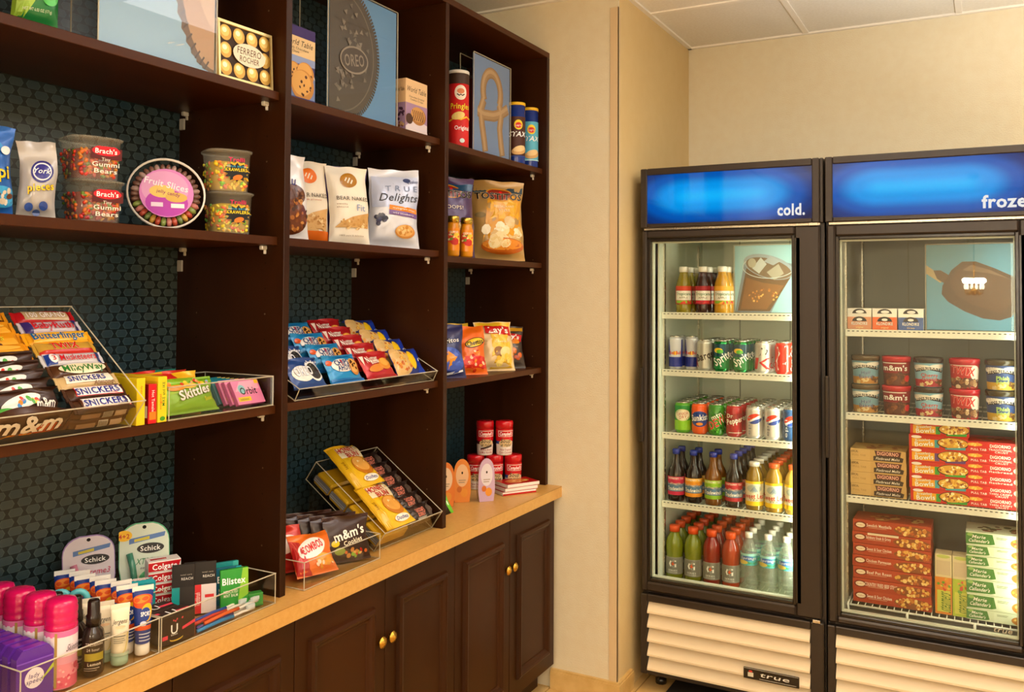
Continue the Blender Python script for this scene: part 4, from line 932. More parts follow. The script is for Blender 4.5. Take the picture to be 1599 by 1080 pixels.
# ================================================================== CLEAR BINS AND WHAT IS IN THEM
def wallbox(mb, eb, x0, y0, z0, x1, y1, z1): mb.box(x0, y0, z0, x1, y1, z1, ACR)
def open_bin(name, label, loc, rz, w, dep, h, tilt=0, group='clear acrylic bins', hb=None, prop=0):
    """open acrylic bin: front at local y=0, back at y=dep; tilt lifts the back"""
    t = thing(name, label, 'bin', loc, rz, group); t.rotation_euler = (R(tilt), 0, R(rz))
    k = .003; hb = hb or h; a = MB()
    a.box(-w / 2, 0, 0, w / 2, dep, k, ACR); a.box(-w / 2, 0, k, w / 2, k, h, ACR); a.box(-w / 2, dep - k, k, w / 2, dep, hb, ACR)
    for x in (-w / 2, w / 2 - k): a.hexa([(x, k, k), (x + k, k, k), (x + k, dep - k, k), (x, dep - k, k), (x, k, h), (x + k, k, h), (x + k, dep - k, hb), (x, dep - k, hb)], ACR)
    a.build('clear_walls', t)
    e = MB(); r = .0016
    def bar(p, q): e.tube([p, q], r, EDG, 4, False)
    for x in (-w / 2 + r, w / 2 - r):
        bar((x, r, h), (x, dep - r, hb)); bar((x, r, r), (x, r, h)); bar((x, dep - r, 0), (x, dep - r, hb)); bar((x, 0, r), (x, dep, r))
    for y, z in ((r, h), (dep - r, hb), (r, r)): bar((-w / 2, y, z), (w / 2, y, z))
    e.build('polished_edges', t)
    if prop:     # upright sheet that carries the raised back
        c, s = math.cos(R(tilt)), math.sin(R(tilt)); y0 = dep * .93
        p = MB(); zz = -y0 * math.tan(R(tilt)) * c  # along the world vertical expressed in the tilted frame
        L = y0 * s - .001
        d = Vector((0, -s * L, -c * L))
        for x in (-w / 2, w / 2 - k): p.hexa([tuple(Vector((x + a_, b_, 0)) + d) for a_, b_ in ((0, y0), (k, y0), (k, y0 + k), (0, y0 + k))] + [(x, y0, 0), (x + k, y0, 0), (x + k, y0 + k, 0), (x, y0 + k, 0)], ACR)
        p.hexa([tuple(Vector((a_, b_, 0)) + d) for a_, b_ in ((-w / 2 + k, y0), (w / 2 - k, y0), (w / 2 - k, y0 + k), (-w / 2 + k, y0 + k))] + [(-w / 2 + k, y0, -.0005), (w / 2 - k, y0, -.0005), (w / 2 - k, y0 + k, -.0005), (-w / 2 + k, y0 + k, -.0005)], ACR)
        p.build('prop_sheet', t)
    return t
def mw(t): return Matrix.Translation(t.location) @ t.rotation_euler.to_matrix().to_4x4()
def put(o, base, loc, rx=0, rz=0, ry=0):
    """stand a thing in another's frame: lay it at loc turned by rx (about its width) and rz"""
    m = mw(base) @ Matrix.Translation(loc) @ Matrix.Rotation(R(rz), 4, 'Z') @ Matrix.Rotation(R(ry), 4, 'Y') @ Matrix.Rotation(R(rx), 4, 'X')
    o.location = m.to_translation(); o.rotation_euler = m.to_euler()
    return o
def bar(name, label, group, L, h, t_, base, ops, seed=0, ends=None):
    o = bag(name, label, 'candy bar', (0, 0, 0), 0, L, h, t_, base, ops, group=group, seed=seed, pw=10, bot=0, top=0, nu=14, nv=8, crease=.25, part='wrapper')
    e = MB()
    for s in (-1, 1):
        pts = [(s * L / 2, h * .06), (s * (L / 2 + .007), h * .02), (s * (L / 2 + .006), h * .25), (s * (L / 2 + .0075), h * .5), (s * (L / 2 + .006), h * .75), (s * (L / 2 + .007), h * .98), (s * L / 2, h * .94)]
        e.prism(pts if s < 0 else pts[::-1], -.001, .001, ends or base, 'y')
    e.build('crimped_end', o)['kind'] = 'stuff'
    return o

# ---------------------------------------------------------------- bay 1: tilted candy bin on the third shelf
binA = open_bin('acrylic_bin', 'tilted clear bin full of candy bars on the third shelf', (-.012, -2.105, Z3), 90, .33, .306, .072, 38.4, prop=1)
G = 'candy bars in the tilted bin'
def T1(t, col, ol=None, **k):
    o = {'bold': .04}; o.update(k)
    if ol: o['ol'] = ol
    return ('t', t, .5, .5, .46, col, o)
BARS = [('red', 'brown chocolate bar with blue lettering in the front of the right column', 'g:3a1d10', [('r', .06, .12, .97, .9, 'g:4a2413'), ('p', [(.08, .2), (.96, .16), (.97, .84), (.12, .9)], 'g:f2e6e6'), ('p', [(.1, .24), (.95, .2), (.95, .8), (.13, .86)], 'g:f6f0ee'), ('s', [(.09, .2), (.96, .16)], .012, 'g:c8281e'), T1('SNICKERS', 'g:24308c', w=.78, shear=.15)]),
        ('', 'brown chocolate bar with blue lettering, second from the front', 'g:3a1d10', [('p', [(.08, .2), (.96, .16), (.97, .84), (.12, .9)], 'g:c8281e'), ('p', [(.1, .24), (.95, .2), (.95, .8), (.13, .86)], 'g:f6f0ee'), T1('SNICKERS', 'g:24308c', w=.8, shear=.15)]),
        ('', 'tan chocolate bar with blue lettering marked almond', 'g:c9ab78', [('p', [(.06, .3), (.94, .3), (.92, .95), (.1, .95)], 'g:f4ecdc'), ('t', 'SNICKERS', .46, .62, .42, 'g:24308c', {'w': .68, 'bold': .04, 'shear': .15}), ('t', 'Almond', .72, .2, .26, 'g:6a3a1c', {'w': .36, 'shear': .3})]),
        ('', 'brown chocolate bar with green lettering on cream', 'g:4a2a16', [('e', .52, .55, .44, .42, 'g:efe4c0'), ('t', 'MilkyWay', .52, .55, .48, 'g:2f7a34', {'w': .74, 'bold': .04})]),
        ('', 'silver and blue chocolate bar with red lettering', 'g:d0ccd0', [('p', [(.0, .1), (.16, .1), (.2, .9), (0, .9)], 'g:1e3a8c'), ('r', .9, .1, 1, .9, 'g:1e3a8c'), ('e', .12, .55, .07, .36, 'g:f6f2f0'), ('t', '3', .12, .55, .4, 'g:d01e28', {}), ('t', 'Musketeers', .55, .5, .46, 'g:c81e2a', {'w': .66, 'bold': .035})]),
        ('', 'gold and red chocolate bar half hidden in the middle of the column', 'g:c89a3a', [('r', 0, 0, 1, .3, 'g:c02418'), ('t', 'TWIX', .45, .6, .5, 'g:d81e1e', {'w': .5, 'bold': .06, 'ol': 'g:fbeccc'})]),
        ('', 'yellow candy bar with blue lettering', 'g:f2a81c', [('p', [(.05, .1), (.95, .2), (.95, .95), (.05, .85)], 'g:f6b62a'), ('t', 'Butterfinger', .48, .55, .52, 'g:1c5a8c', {'w': .86, 'bold': .04, 'ol': 'g:f8ecc8'})]),
        ('', 'silver and purple candy bar with red lettering', 'g:c8bcc4', [('r', 0, 0, .12, 1, 'g:3a2a6e'), ('r', .9, 0, 1, 1, 'g:3a2a6e'), ('t', 'BabyRuth', .5, .52, .5, 'g:c8202c', {'w': .74, 'bold': .05})]),
        ('', 'red candy bar with pale lettering at the back of the right column', 'g:b81a1e', [('p', [(.1, .2), (.9, .1), (.9, .7), (.1, .9)], 'g:c8a878'), ('t', '100 GRAND', .5, .5, .42, 'g:fbeee0', {'w': .7, 'bold': .03, 'ol': 'g:8a1414'})])]
for i, (_, lb, base, ops) in enumerate(BARS):
    L = .122 if i not in (6,) else .135
    o = bar('candy_bar', lb, G, L, .0335, .018, base, ops, i)
    put(o, binA, (.085, .004 + i * .0315, .052 + .0015 * i), -80)
for k in range(2):
    o = bar('candy_bar', 'brown chocolate bar on edge behind the clear lip, %s one' % ('lower' if k == 0 else 'upper'), G, .122, .024, .013, 'g:4a2a18', [('r', .1, .2, .45, .7, 'g:8a6a50'), ('r', .5, .15, .68, .85, 'g:c8c0b4'), ('r', .72, .2, .95, .8, 'g:b09880')] + [('r', .51 + j * .022, .25, .52 + j * .022, .8, 'g:2a2018') for j in range(7)], 20 + k)
    put(o, binA, (.085, .0150, .004 + .025 * k), 0)
mm = [('e', .45, .6, .3, .2, 'g:f2eee8', 12), ('b', .45, .6, .24, .13, 9, .035, ['g:e03a2a', 'g:3a8ad0', 'g:f2d02a', 'g:4aa83a', 'g:f08a2a'], 3), ('t', 'm&m', .78, .5, .35, 'g:f6efe6', {'w': .28, 'bold': .05}), ('e', .2, .35, .12, .1, 'g:4aa83a')]
for i in range(5):
    o = bag('candy_packet', 'dark brown button candy packet in the left column, number %s from the lip' % ('two', 'three', 'four', 'five', 'six')[i], 'candy', (0, 0, 0), 0, .145, .058, .022, 'f:3a1f14', mm, group='brown candy packets in the tilted bin', seed=i, crimp='f:46281a')
    put(o, binA, (-.065, .027 + i * .026, .030), -48)
o = bag('candy_packet', 'large brown packet of button candies facing the front lip of the tilted bin', 'candy', (0, 0, 0), 0, .165, .062, .014, 'f:45261a', [('e', .72, .3, .2, .22, 'g:b84a1e'), ('t', 'm&m', .48, .56, .62, 'g:f2e8dc', {'w': .8, 'bold': .06, 'ol': 'g:1c0e08'}), ('b', .3, .15, .25, .08, 7, .03, ['g:d89a3a', 'g:c8702a'], 3)], group='brown candy packets in the tilted bin', seed=12)
put(o, binA, (-.062, .0150, .006), 0)
for i in range(4):
    o = bar('candy_bar', 'orange peanut butter bar in the left column, number %s from the front' % ('one', 'two', 'three', 'four')[i], G, .14, .046, .015, 'g:f09a1c', [('p', [(.1, .1), (.95, .3), (.9, .6), (.1, .5)], 'g:f6ae34'), ('e', .4 if i < 2 else .75, .25, .3, .2, 'g:5a2c12') if i % 2 else ('e', .5, .7, .4, .14, 'g:f8be4a'), ('t', "Reese's", .5, .62, .3, 'g:f6d83a', {'w': .5, 'shear': .3, 'ol': 'g:5a2c12'}) if i % 2 else ('r', .0, .85, .3, 1, 'g:e88a14')], 30 + i)
    put(o, binA, (-.062, .158 + i * .0325, .052), -78)

# ---------------------------------------------------------------- bay 1: flat tray with gum and candies
trayA = open_bin('acrylic_tray', 'low clear tray with gum and soft candies beside the shelf upright', (-.012, -1.685, Z3), 90, .318, .236, .072)
carton('candy_box', 'yellow candy box standing spine forward next to the tilted bin', 'box', (-.10, -1.9135, Z3), 90, .021, .17, .098, 'g:f2d21c', [('t', 'candy', .5, .75, .05, 'g:c86a1e', {'rot': 90})], group='upright candy boxes')
carton('candy_box', 'red candy box standing spine forward between two yellow boxes', 'box', (-.095, -1.884, Z3), 90, .021, .16, .083, 'g:d81824', [('t', 'Hot Tamales', .55, .55, .085, 'g:ffe6e0', {'rot': -90, 'w': 2.3}), ('r', .1, .1, .9, .3, 'g:e8821e')], left=[('r', 0, 0, 1, 1, 'g:7a0e16'), ('r', .7, .15, .98, .45, 'p:e8e0d8')], group='upright candy boxes')
carton('candy_box', 'yellow candy box with green lettering between the red box and clear tray', 'box', (-.10, -1.8585, Z3), 90, .023, .17, .097, 'g:f4d420', [('t', 'MIKE and IKE', .6, .62, .075, 'g:2f8a2a', {'rot': 90, 'w': 2.2}), ('t', 'original', .25, .45, .05, 'g:d8481e', {'rot': 90, 'w': 1.4}), ('e', .5, .08, .3, .05, 'g:4a9a2a')], left=[('r', .66, .25, .98, .9, 'g:d8b418')], group='upright candy boxes')
o = bag('candy_packet', 'lime green packet of fruit candies at the front of the flat tray', 'candy', (0, 0, 0), 0, .152, .082, .026, 'f:86b81e',
        [('b', .5, .84, .38, .07, 12, .04, ['g:f08a2a', 'g:f2c83a', 'g:d8402a', 'g:8ab8d0', 'g:e8b06a'], 2), ('e', .25, .72, .16, .09, 'g:f0952a'), ('e', .5, .74, .14, .08, 'g:f4c04a'), ('t', 'Skittles', .58, .56, .27, 'g:fbf6ee', {'w': .66, 'bold': .06, 'rot': 9, 'ol': 'g:5a3a24'}), ('t', 'Sour', .82, .33, .11, 'g:f2e02a', {'rot': 8, 'bold': .03})], crimp='f:96c82e', seed=3, group='fruit candy packets')
put(o, trayA, (-.066, .030, .006), -24)
for i, (m, m2) in enumerate((('f:d8281e', 'f:f2b81e'), ('f:f0b01c', 'f:d8381e'), ('f:d8281e', 'f:2a8a7a'))):
    o = bag('candy_packet', ('red and yellow candy packet standing behind the lime green one', 'orange-yellow candy packet at the back of the flat tray', 'red and teal candy packet at the back of the flat tray')[i], 'candy', (0, 0, 0), 0, .15, .092, .022, m, [('r', .6, 0, 1, 1, m2), ('t', 'Starburst', .4, .72, .2, 'g:3a1208' if i else 'g:f6d83a', {'w': .56, 'bold': .05})], seed=i + 5, group='fruit candy packets')
    put(o, trayA, (-.075 + .008 * i, .075 + .042 * i, .0035), -16)
GP = [('r', .0, .0, 1, 1, 'g:f08ac0'), ('p', [(.05, .55), (.3, .95), (.95, .98), (.95, .6)], 'g:f8b4d8'), ('e', .3, .62, .13, .2, 'g:8ac8d8'), ('t', 'Orbit', .52, .55, .3, 'g:1a1a22', {'w': .6, 'bold': .03}), ('r', .06, .12, .52, .3, 'g:f2d22a'), ('t', 'bubblemint', .28, .21, .1, 'g:5a4a10', {'w': .3}), ('r', .84, .82, .98, .98, 'g:f2c82a')]
g0 = carton('gum_pack', 'pink gum pack at the front of the flat tray', 'gum', (0, 0, 0), 0, .088, .011, .062, 'g:c8589a', GP, group='pink gum packs'); put(g0, trayA, (.105, .022, .0075), -30)
for k in (1, 2):
    o = dup(g0, (0, 0, 0), label='pink gum pack leaning %s behind the front one' % ('directly' if k == 1 else 'second'), group='pink gum packs'); put(o, trayA, (.105 - .003 * k, .022 + .017 * k, .0075), -30)
for k in range(5):
    o = carton('gum_pack', 'teal gum pack, number %s in the row behind the pink ones' % ('one', 'two', 'three', 'four', 'five')[k], 'gum', (0, 0, 0), 0, .088, .011, .062, 'g:1e7a8a', [('r', .84, .82, .98, .98, 'g:f2c82a'), ('t', 'Orbit', .5, .5, .3, 'g:f0f6f8', {'w': .6})], group='teal gum packs') if k == 0 else dup(o, (0, 0, 0), label='teal gum pack, number %s in the row behind the pink ones' % ('one', 'two', 'three', 'four', 'five')[k])
    put(o, trayA, (.098 + .002 * k, .076 + .017 * k, .0075), -30)

# ---------------------------------------------------------------- bay 2: tilted tray of cookie and cracker packets
trayB = open_bin('acrylic_tray', 'wide tilted clear tray of cookie packets on the middle bay third shelf', (-.022, -1.118, Z3), 90, .645, .30, .036, 27.5)
CA = [('e', .1, .72, .08, .1, 'g:e05a2a'), ('e', .45, .58, .33, .24, 'g:f2ece2'), ('t', 'CHIPS', .43, .68, .19, 'g:1c3c7a', {'w': .42, 'bold': .05}), ('t', 'AHOY!', .45, .48, .19, 'g:1c3c7a', {'w': .4, 'bold': .05}), ('t', '!', .43, .68, .24, 'g:d8241e', {}), ('e', .78, .5, .17, .3, 'g:c8843a'), ('e', .76, .53, .14, .25, 'g:e2a858'), ('b', .77, .52, .1, .2, 8, .03, ['g:4a2814'], 4), ('p', [(0, 0), (1, 0), (1, .1), (0, .16)], 'g:1f6fb8')]
NB = [('p', [(.06, .5), (.14, .85), (.02, .85)], 'g:f2d8c8'), ('t', 'Nutter', .36, .72, .22, 'g:f6eada', {'w': .4, 'rot': 6, 'bold': .04}), ('t', 'Butter', .42, .6, .14, 'g:f6eada', {'w': .3, 'rot': 6, 'bold': .04}), ('e', .38, .36, .26, .13, 'g:d8852a', 6), ('e', .72, .5, .22, .22, 'g:e09030', 8), ('e', .74, .56, .16, .15, 'g:f2ac48', 8), ('r', .0, .0, 1, .1, 'g:a0141a')]
CB = [('e', .18, .5, .42, .55, 'g:d8b070'), ('b', .3, .5, .32, .36, 44, .04, ['g:e0942e', 'g:c8702a', 'g:f0c060', 'g:b85a1e', 'g:e8b44a'], 2), ('e', .62, .52, .12, .36, 'g:f2c41e'), ('r', .74, .0, 1, 1, 'g:1c3aa8'), ('e', .9, .5, .03, .06, 'g:e8ecf6')]
OR = [('e', .35, .45, .3, .26, 'g:f0eee8'), ('e', .72, .5, .24, .34, 'g:f4f2ee'), ('e', .72, .5, .2, .28, 'g:33302e'), ('t', 'OREO', .38, .52, .3, 'g:f6f6fa', {'w': .52, 'bold': .06, 'ol': 'g:1c3a8a'}), ('b', .6, .8, .35, .08, 8, .025, ['g:f0f2f8'], 3)]
COLS = [('dark blue sandwich cookie packet', 'f:24488c', OR, -.235, 4, .066, .13), ('light blue chocolate chip cookie packet', 'f:1f8cc8', CA, -.080, 4, .066, .145), ('red peanut butter cookie packet', 'f:b81c22', NB, .080, 5, .053, .145), ('clear and blue packet of round crackers', 'f:2a3a8c', CB, .232, 4, .066, .15)]
ORD = ('front', 'second', 'third', 'fourth', 'rearmost')
for nm, base, ops, x, n, st, w in COLS:
    for i in range(n):
        lb = nm + ', %s one of its column in the wide tray' % (ORD[i] if i < n - 1 else 'rearmost')
        if i == 0: p0 = bag('cookie_packet', lb, 'cookies', (0, 0, 0), 0, w, .090, .022 if st < .06 else .026, base, ops, group=nm + 's', seed=int(x * 100), crimp=base, bot=.07, top=.07); o = p0
        else: o = dup(p0, (0, 0, 0), label=lb)
        put(o, trayB, (x, .030 + i * st * .965, .0125), -60)

# ---------------------------------------------------------------- bay 2 counter: cookie bag bin and sweet bun bin
binC = open_bin('acrylic_bin', 'low clear bin of small cookie bags on the counter', (.0205, -1.285, ZC), 90, .318, .22, .070)
MMC = [('t', "m&m's", .56, .62, .20, 'g:f4ece2', {'w': .72, 'bold': .06, 'rot': 10, 'ol': 'g:1a0c06'}), ('t', 'Cookies', .62, .44, .10, 'g:f2ecd2', {'w': .44, 'rot': 10, 'bold': .03}), ('e', .22, .42, .09, .07, 'g:e8c81e'), ('b', .65, .2, .26, .11, 14, .045, ['g:c8843a', 'g:d86a2a', 'g:8ab83a', 'g:e0a85a', 'g:b82a1e'], 5), ('e', .3, .25, .12, .08, 'g:8a9a3a')]
for i in range(4):
    lb = 'dark brown bag of candy cookies, ' + ('front one with full lettering' if i == 0 else '%s from the right in the counter bin' % ('second', 'third', 'leftmost')[i - 1])
    if i == 0: p0 = bag('cookie_bag', lb, 'cookies', (0, 0, 0), 0, .138, .125, .026, 'f:341a10', MMC, group='brown cookie bags', seed=2, crimp='f:44241a'); o = p0
    else: o = dup(p0, (0, 0, 0), label=lb)
    o.location = (-.030 - .039 * i, -1.208 - .006 * i, ZC + .006); o.rotation_euler = (-R(12), 0, R(62))
o = bag('snack_bag', 'orange and white snack bag slumped in the front corner of the counter bin', 'bag', (-.012, -1.352, ZC + .012), 72, .125, .115, .034, 'f:e8701c', [('p', [(0, .05), (.35, 0), (.2, .8), (0, .9)], 'f:b81e1e'), ('e', .46, .6, .36, .24, 'g:f6ece4', 14), ('t', 'COMBOS', .46, .62, .2, 'g:d01e2a', {'w': .56, 'rot': 14, 'bold': .06}), ('e', .7, .28, .22, .14, 'g:f0a030'), ('b', .6, .2, .3, .1, 8, .05, ['g:f2d8c0', 'g:e0942e'], 2)], tilt=38, seed=4)
o = bag('snack_bag', 'red and white snack bag behind the orange one next to the upright', 'bag', (-.105, -1.372, ZC + .006), 66, .11, .12, .026, 'f:c82a1e', [('e', .5, .6, .36, .2, 'g:f6ece4', 10)], tilt=20, seed=5)
binD = open_bin('acrylic_bin', 'tilted clear bin of iced buns and small doughnuts on the counter', (-.034, -.932, ZC), 90, .306, .318, .070, 35, prop=1)
HB = [('p', [(.1, .68), (.95, .62), (.96, .93), (.1, .93)], 'g:efe0b8'), ('t', 'HONEY', .5, .86, .13, 'g:c8342a', {'w': .6, 'bold': .05}), ('t', 'BUN', .58, .71, .13, 'g:c8342a', {'w': .42, 'bold': .05}), ('e', .62, .42, .3, .22, 'g:c87a24', -10), ('e', .6, .45, .24, .17, 'g:e2a24a', -10), ('s', [(.4, .4), (.55, .52), (.78, .5)], .04, 'g:f4dca0'), ('p', [(.0, .0), (.2, .0), (.18, .95), (.0, .95)], 'g:d8a818'), ('t', 'Iced', .1, .5, .07, 'g:8a5a10', {'rot': 90}), ('e', .6, .12, .26, .07, 'g:f6efe0'), ('t', 'Duchess', .6, .12, .07, 'g:24308c', {'w': .4, 'shear': .3})]
for i in range(2):
    lb = 'yellow iced bun packet, ' + ('lower one on the slope of the tilted bin' if i == 0 else 'upper one on the slope of the tilted bin')
    if i == 0: p0 = bag('bun_packet', lb, 'pastry', (0, 0, 0), 0, .145, .165, .03, 'f:eebc1c', HB, group='yellow bun packets', seed=3, bot=.04, top=.04); o = p0
    else: o = dup(p0, (0, 0, 0), label=lb)
    put(o, binD, (-.068, .004 + i * .156, .073 + .021 * i), -86)
for i in range(4):
    o = carton('bun_packet', 'yellow bun packet on edge in the tilted bin, number %s from the lip' % ('one', 'two', 'three', 'four')[i], 'pastry', (0, 0, 0), 0, .145, .068, .042, 'f:e0b21c', left=[('r', .0, .25, 1, .75, 'p:8a8a94'), ('r', .05, .3, .95, .36, 'p:c8c8cc'), ('r', .05, .45, .95, .5, 'p:c8c8cc')], group='yellow bun packets on edge', bev=.006) if i == 0 else dup(o, (0, 0, 0), label='yellow bun packet on edge in the tilted bin, number %s from the lip' % ('one', 'two', 'three', 'four')[i])
    put(o, binD, (-.072, .042 + i * .074, .0045), 0)
for i in range(6):
    lb = 'black doughnut packet, number %s up the right side of the tilted bin' % ('one', 'two', 'three', 'four', 'five', 'six')[i]
    if i == 0:
        p0 = bag('doughnut_packet', lb, 'pastry', (0, 0, 0), 0, .128, .060, .026, 'f:2a1c16', [('e', .3, .5, .26, .42, 'f:3a2a22'), ('t', 'CHOCOLATE', .42, .66, .2, 'g:f08a70', {'w': .36, 'bold': .04}), ('t', 'DONUT', .42, .42, .2, 'g:f08a70', {'w': .3, 'bold': .04}), ('r', .22, .14, .6, .28, 'g:9a9488'), ('e', .8, .5, .12, .3, 'f:5a4a40')], group='black doughnut packets', seed=6, pw=5, bot=.03, top=.03); o = p0
    else: o = dup(p0, (0, 0, 0), label=lb)
    put(o, binD, (.078, .008 + i * .0485, .038), -64)
# ================================================================== COUNTER UNDER BAY 1: TOILETRIES
WORDS = ('one', 'two', 'three', 'four', 'five', 'six', 'seven', 'eight', 'nine', 'ten')
binL = open_bin('acrylic_bin', 'long clear bin of toiletries at the left end of the counter', (.0215, -2.037, ZC), 90, .303, .318, .072)
binR = open_bin('acrylic_bin', 'clear bin of dental and personal care goods beside the upright', (.0215, -1.714, ZC), 90, .338, .145, .072)
zb = ZC + .0045
# pink shaving gel cans, a row going back
r = .0283
def gel(label, loc, rz):
    t = thing('shaving_gel_can', label, 'can', loc, rz, 'pink shaving gel cans')
    lathed(t, 'can_body', [(r * .94, 0), (r, .003), (r, .108), (r * .9, .113)], 'g:e8a0bc', 28)
    S = Cyl(r, .003, .105, 300); sh, le = MB(), MB()
    printed(S, [('r', 0, 0, 1, .22, 'g:e0607c'), ('r', 0, .2, 1, .42, 'g:ea8ea2'), ('b', .6, .25, .3, .2, 22, .018, ['g:f0a8b4', 'g:d84a6e', 'g:f2bcc4'], 3), ('r', .0, .55, 1, .9, 'g:ecd8e2'), ('r', 0, .9, 1, 1, 'g:e070a8'), ('r', .16, .06, .40, .92, 'p:e6dce2'), ('r', .40, .02, .43, .98, 'g:a88a4a'), ('t', 'Skintimate', .66, .70, .12, 'p:3a3040', {'w': .24, 'shear': .3}), ('r', .18, .42, .38, .46, 'p:5a6aa8'), ('r', .18, .5, .38, .52, 'p:9a90a8'), ('r', .18, .3, .38, .32, 'p:9a90a8'), ('e', .66, .36, .04, .06, 'g:b83a5a'), ('e', .72, .28, .03, .05, 'g:c84a6a')], sh, le)
    sh.build('label', t); le.build('lettering', t)
    lathed(t, 'cap', [(r * 1.0, .108), (r * 1.03, .110), (r * 1.03, .116), (r * .97, .119), (r * 1.02, .122), (r * 1.02, .130), (r * .98, .133), (r * 1.02, .137), (r * 1.02, .146), (r * .97, .149), (r * 1.0, .153), (r * .88, .161), (r * .5, .164), (.001, .1645)], 's:d0145e', 28)
    return t
g0 = gel('pink shaving gel can at the front of its row behind the clear bin wall', (-.014, -2.086, zb), 64)
for i in range(1, 5): dup(g0, (-.014 - .0608 * i, -2.084 - .003 * i, zb), 64 + 4 * i, 'pink shaving gel can, number %s going back in its row' % WORDS[i])
# purple packs
def purple(label, loc):
    t = thing('purple_pack', label, 'pack', loc, 84, 'purple packs')
    w, d, h = .068, .020, .092
    m = MB(); m.prism([(-w / 2, 0), (w / 2, 0), (w / 2, h * .86), (w * .36, h), (-w * .36, h), (-w / 2, h * .86)], -d / 2, d / 2, 's:5a2a9a'); m.build('case', t)
    c = MB(); c.prism([(-w * .38, h * .86), (w * .38, h * .86), (w * .32, h * 1.02), (-w * .32, h * 1.02)], -d * .42, d * .42, 's:6a34b0'); c.build('lid', t)
    finish(t, [(Flat((-w / 2, -d / 2, 0), (w, 0, 0), (0, 0, h)), [('e', .48, .42, .26, .2, 'p:efe6f2'), ('t', 'lady', .48, .47, .09, 'p:4a2a7a', {'shear': .2}), ('t', 'speed', .48, .37, .09, 'p:4a2a7a', {'shear': .2}), ('p', [(.62, .30), (1, .52), (1, .62), (.75, .42)], 'p:b8c83a'), ('r', .0, .75, 1, .78, 's:7a4ac0')])], 'label')
    return t
p0 = purple('purple plastic pack with a pale oval label at the front left of the bin', (-.010, -2.145, zb))
for i in range(1, 6): dup(p0, (-.010 - .026 * i, -2.145, zb), 84, 'purple plastic pack, number %s going back in its row' % WORDS[i])
# dark spray bottles
def spray(label, loc, rz):
    t = thing('spray_bottle', label, 'bottle', loc, rz, 'dark spray bottles'); r = .0205
    lathed(t, 'bottle_body', [(r * .9, 0), (r, .004), (r, .072), (r * .9, .082), (r * .58, .090), (r * .55, .094)], 's:2a1c14', 24)
    lathed(t, 'cap', [(r * .68, .092), (r * .66, .112), (r * .58, .114), (r * .55, .138), (r * .45, .1415)], 'g:231912', 20)
    finish(t, [(Cyl(r, .01, .06, 130), [('r', .1, .32, .9, .56, 'p:a89a2c'), ('t', 'TRESemme', .5, .85, .1, 'p:d8ccc0', {'w': .7}), ('t', '24 hour', .45, .68, .09, 'p:cfc4b8', {'w': .5}), ('t', 'Lemon', .5, .22, .1, 'p:e8e0d0', {'w': .5}), ('r', .1, .08, .7, .11, 'p:9a8e82'), ('r', .1, .02, .6, .04, 'p:9a8e82')])], 'label')
    return t
s0 = spray('dark brown spray bottle at the front of the clear bin', (-.008, -2.021, zb), 60)
dup(s0, (-.058, -2.024, zb), 60, 'dark brown spray bottle right behind the front one')
dup(s0, (-.108, -2.030, zb), 60, 'dark brown spray bottle third in its row')
dup(s0, (-.158, -2.044, zb), 60, 'dark brown spray bottle at the back of its row')
# lotion and sunscreen tubes: round base, flattened crimped top
def tube_pack(name, label, loc, rz, r, h, cap, base, ops, group, capm, endm, wtop=1.35):
    t = thing(name, label, 'tube', loc, rz, group)
    lathed(t, 'cap', [(r * .92, 0), (r, .003), (r, cap)], capm, 20)
    n = 24; prof = 10; vs = []
    def sect(q):      # q 0..1: circle to flat line
        out = []
        for i in range(n):
            a = 2 * math.pi * i / n; rx = r * (.97 + (wtop - .97) * q); ry = r * .97 * (1 - q) + .0012
            out.append((rx * math.sin(a), -ry * math.cos(a)))
        return out
    for j in range(prof + 1):
        q = j / prof
        for x, y in sect(q ** 1.3): vs.append((x, y, cap + (h - cap) * q * .92))
    b = MB(); b.add(vs, [(j * n + i, j * n + (i + 1) % n, (j + 1) * n + (i + 1) % n, (j + 1) * n + i) for j in range(prof) for i in range(n)] + [tuple(range(n - 1, -1, -1)), tuple(range(prof * n, prof * n + n))], base, True); b.build('tube_body', t)
    MB().box(-r * wtop, -.0014, cap + (h - cap) * .91, r * wtop, .0014, h, endm).build('crimped_end', t)
    class TS:
        curved = True; e = .0005; w = 2 * r * .97; h_ = h
        def __init__(s): s.h = (h - cap) * .92; s.w = 2 * r
        def at(s, u, v, d):
            u = min(max(u, 0), 1); v = min(max(v, 0), 1); q = v ** 1.3; rx = r * (.97 + (wtop - .97) * q); ry = r * .97 * (1 - q) + .0012
            a = (u - .5) * R(150); return Vector(((rx + d) * math.sin(a), -(ry + d + .0003) * math.cos(a), cap + (h - cap) * .92 * v))
    finish(t, [(TS(), ops)], 'label')
    return t
LOT = [('t', 'Jergens', .5, .72, .10, 'p:2a2a2a', {'w': .62, 'shear': .25}), ('e', .5, .60, .22, .03, 'p:ecc9a0'), ('r', .2, .40, .72, .42, 'p:6a6a60'), ('r', .2, .35, .66, .365, 'p:8a8a80'), ('r', .2, .31, .7, .325, 'p:8a8a80'), ('r', .2, .27, .6, .285, 'p:8a8a80'), ('s', [(.82, .5), (.8, .3), (.7, .12), (.55, .03)], .05, 'p:d8c878'), ('r', 0, 0, 1, .06, 'p:b8ccb4')]
l0 = tube_pack('lotion_tube', 'cream lotion tube standing on a pale green cap, front one of two', (-.001, -1.966, zb), 58, .0165, .118, .02, 'g:ece0c4', LOT, 'cream lotion tubes', 'g:9db89c', 'g:f2e8d0', 1.1)
dup(l0, (-.040, -1.972, zb), 58, 'cream lotion tube standing on a pale green cap, behind the front one')
dup(l0, (-.082, -1.974, zb), 58, 'cream lotion tube, third one in the row behind')
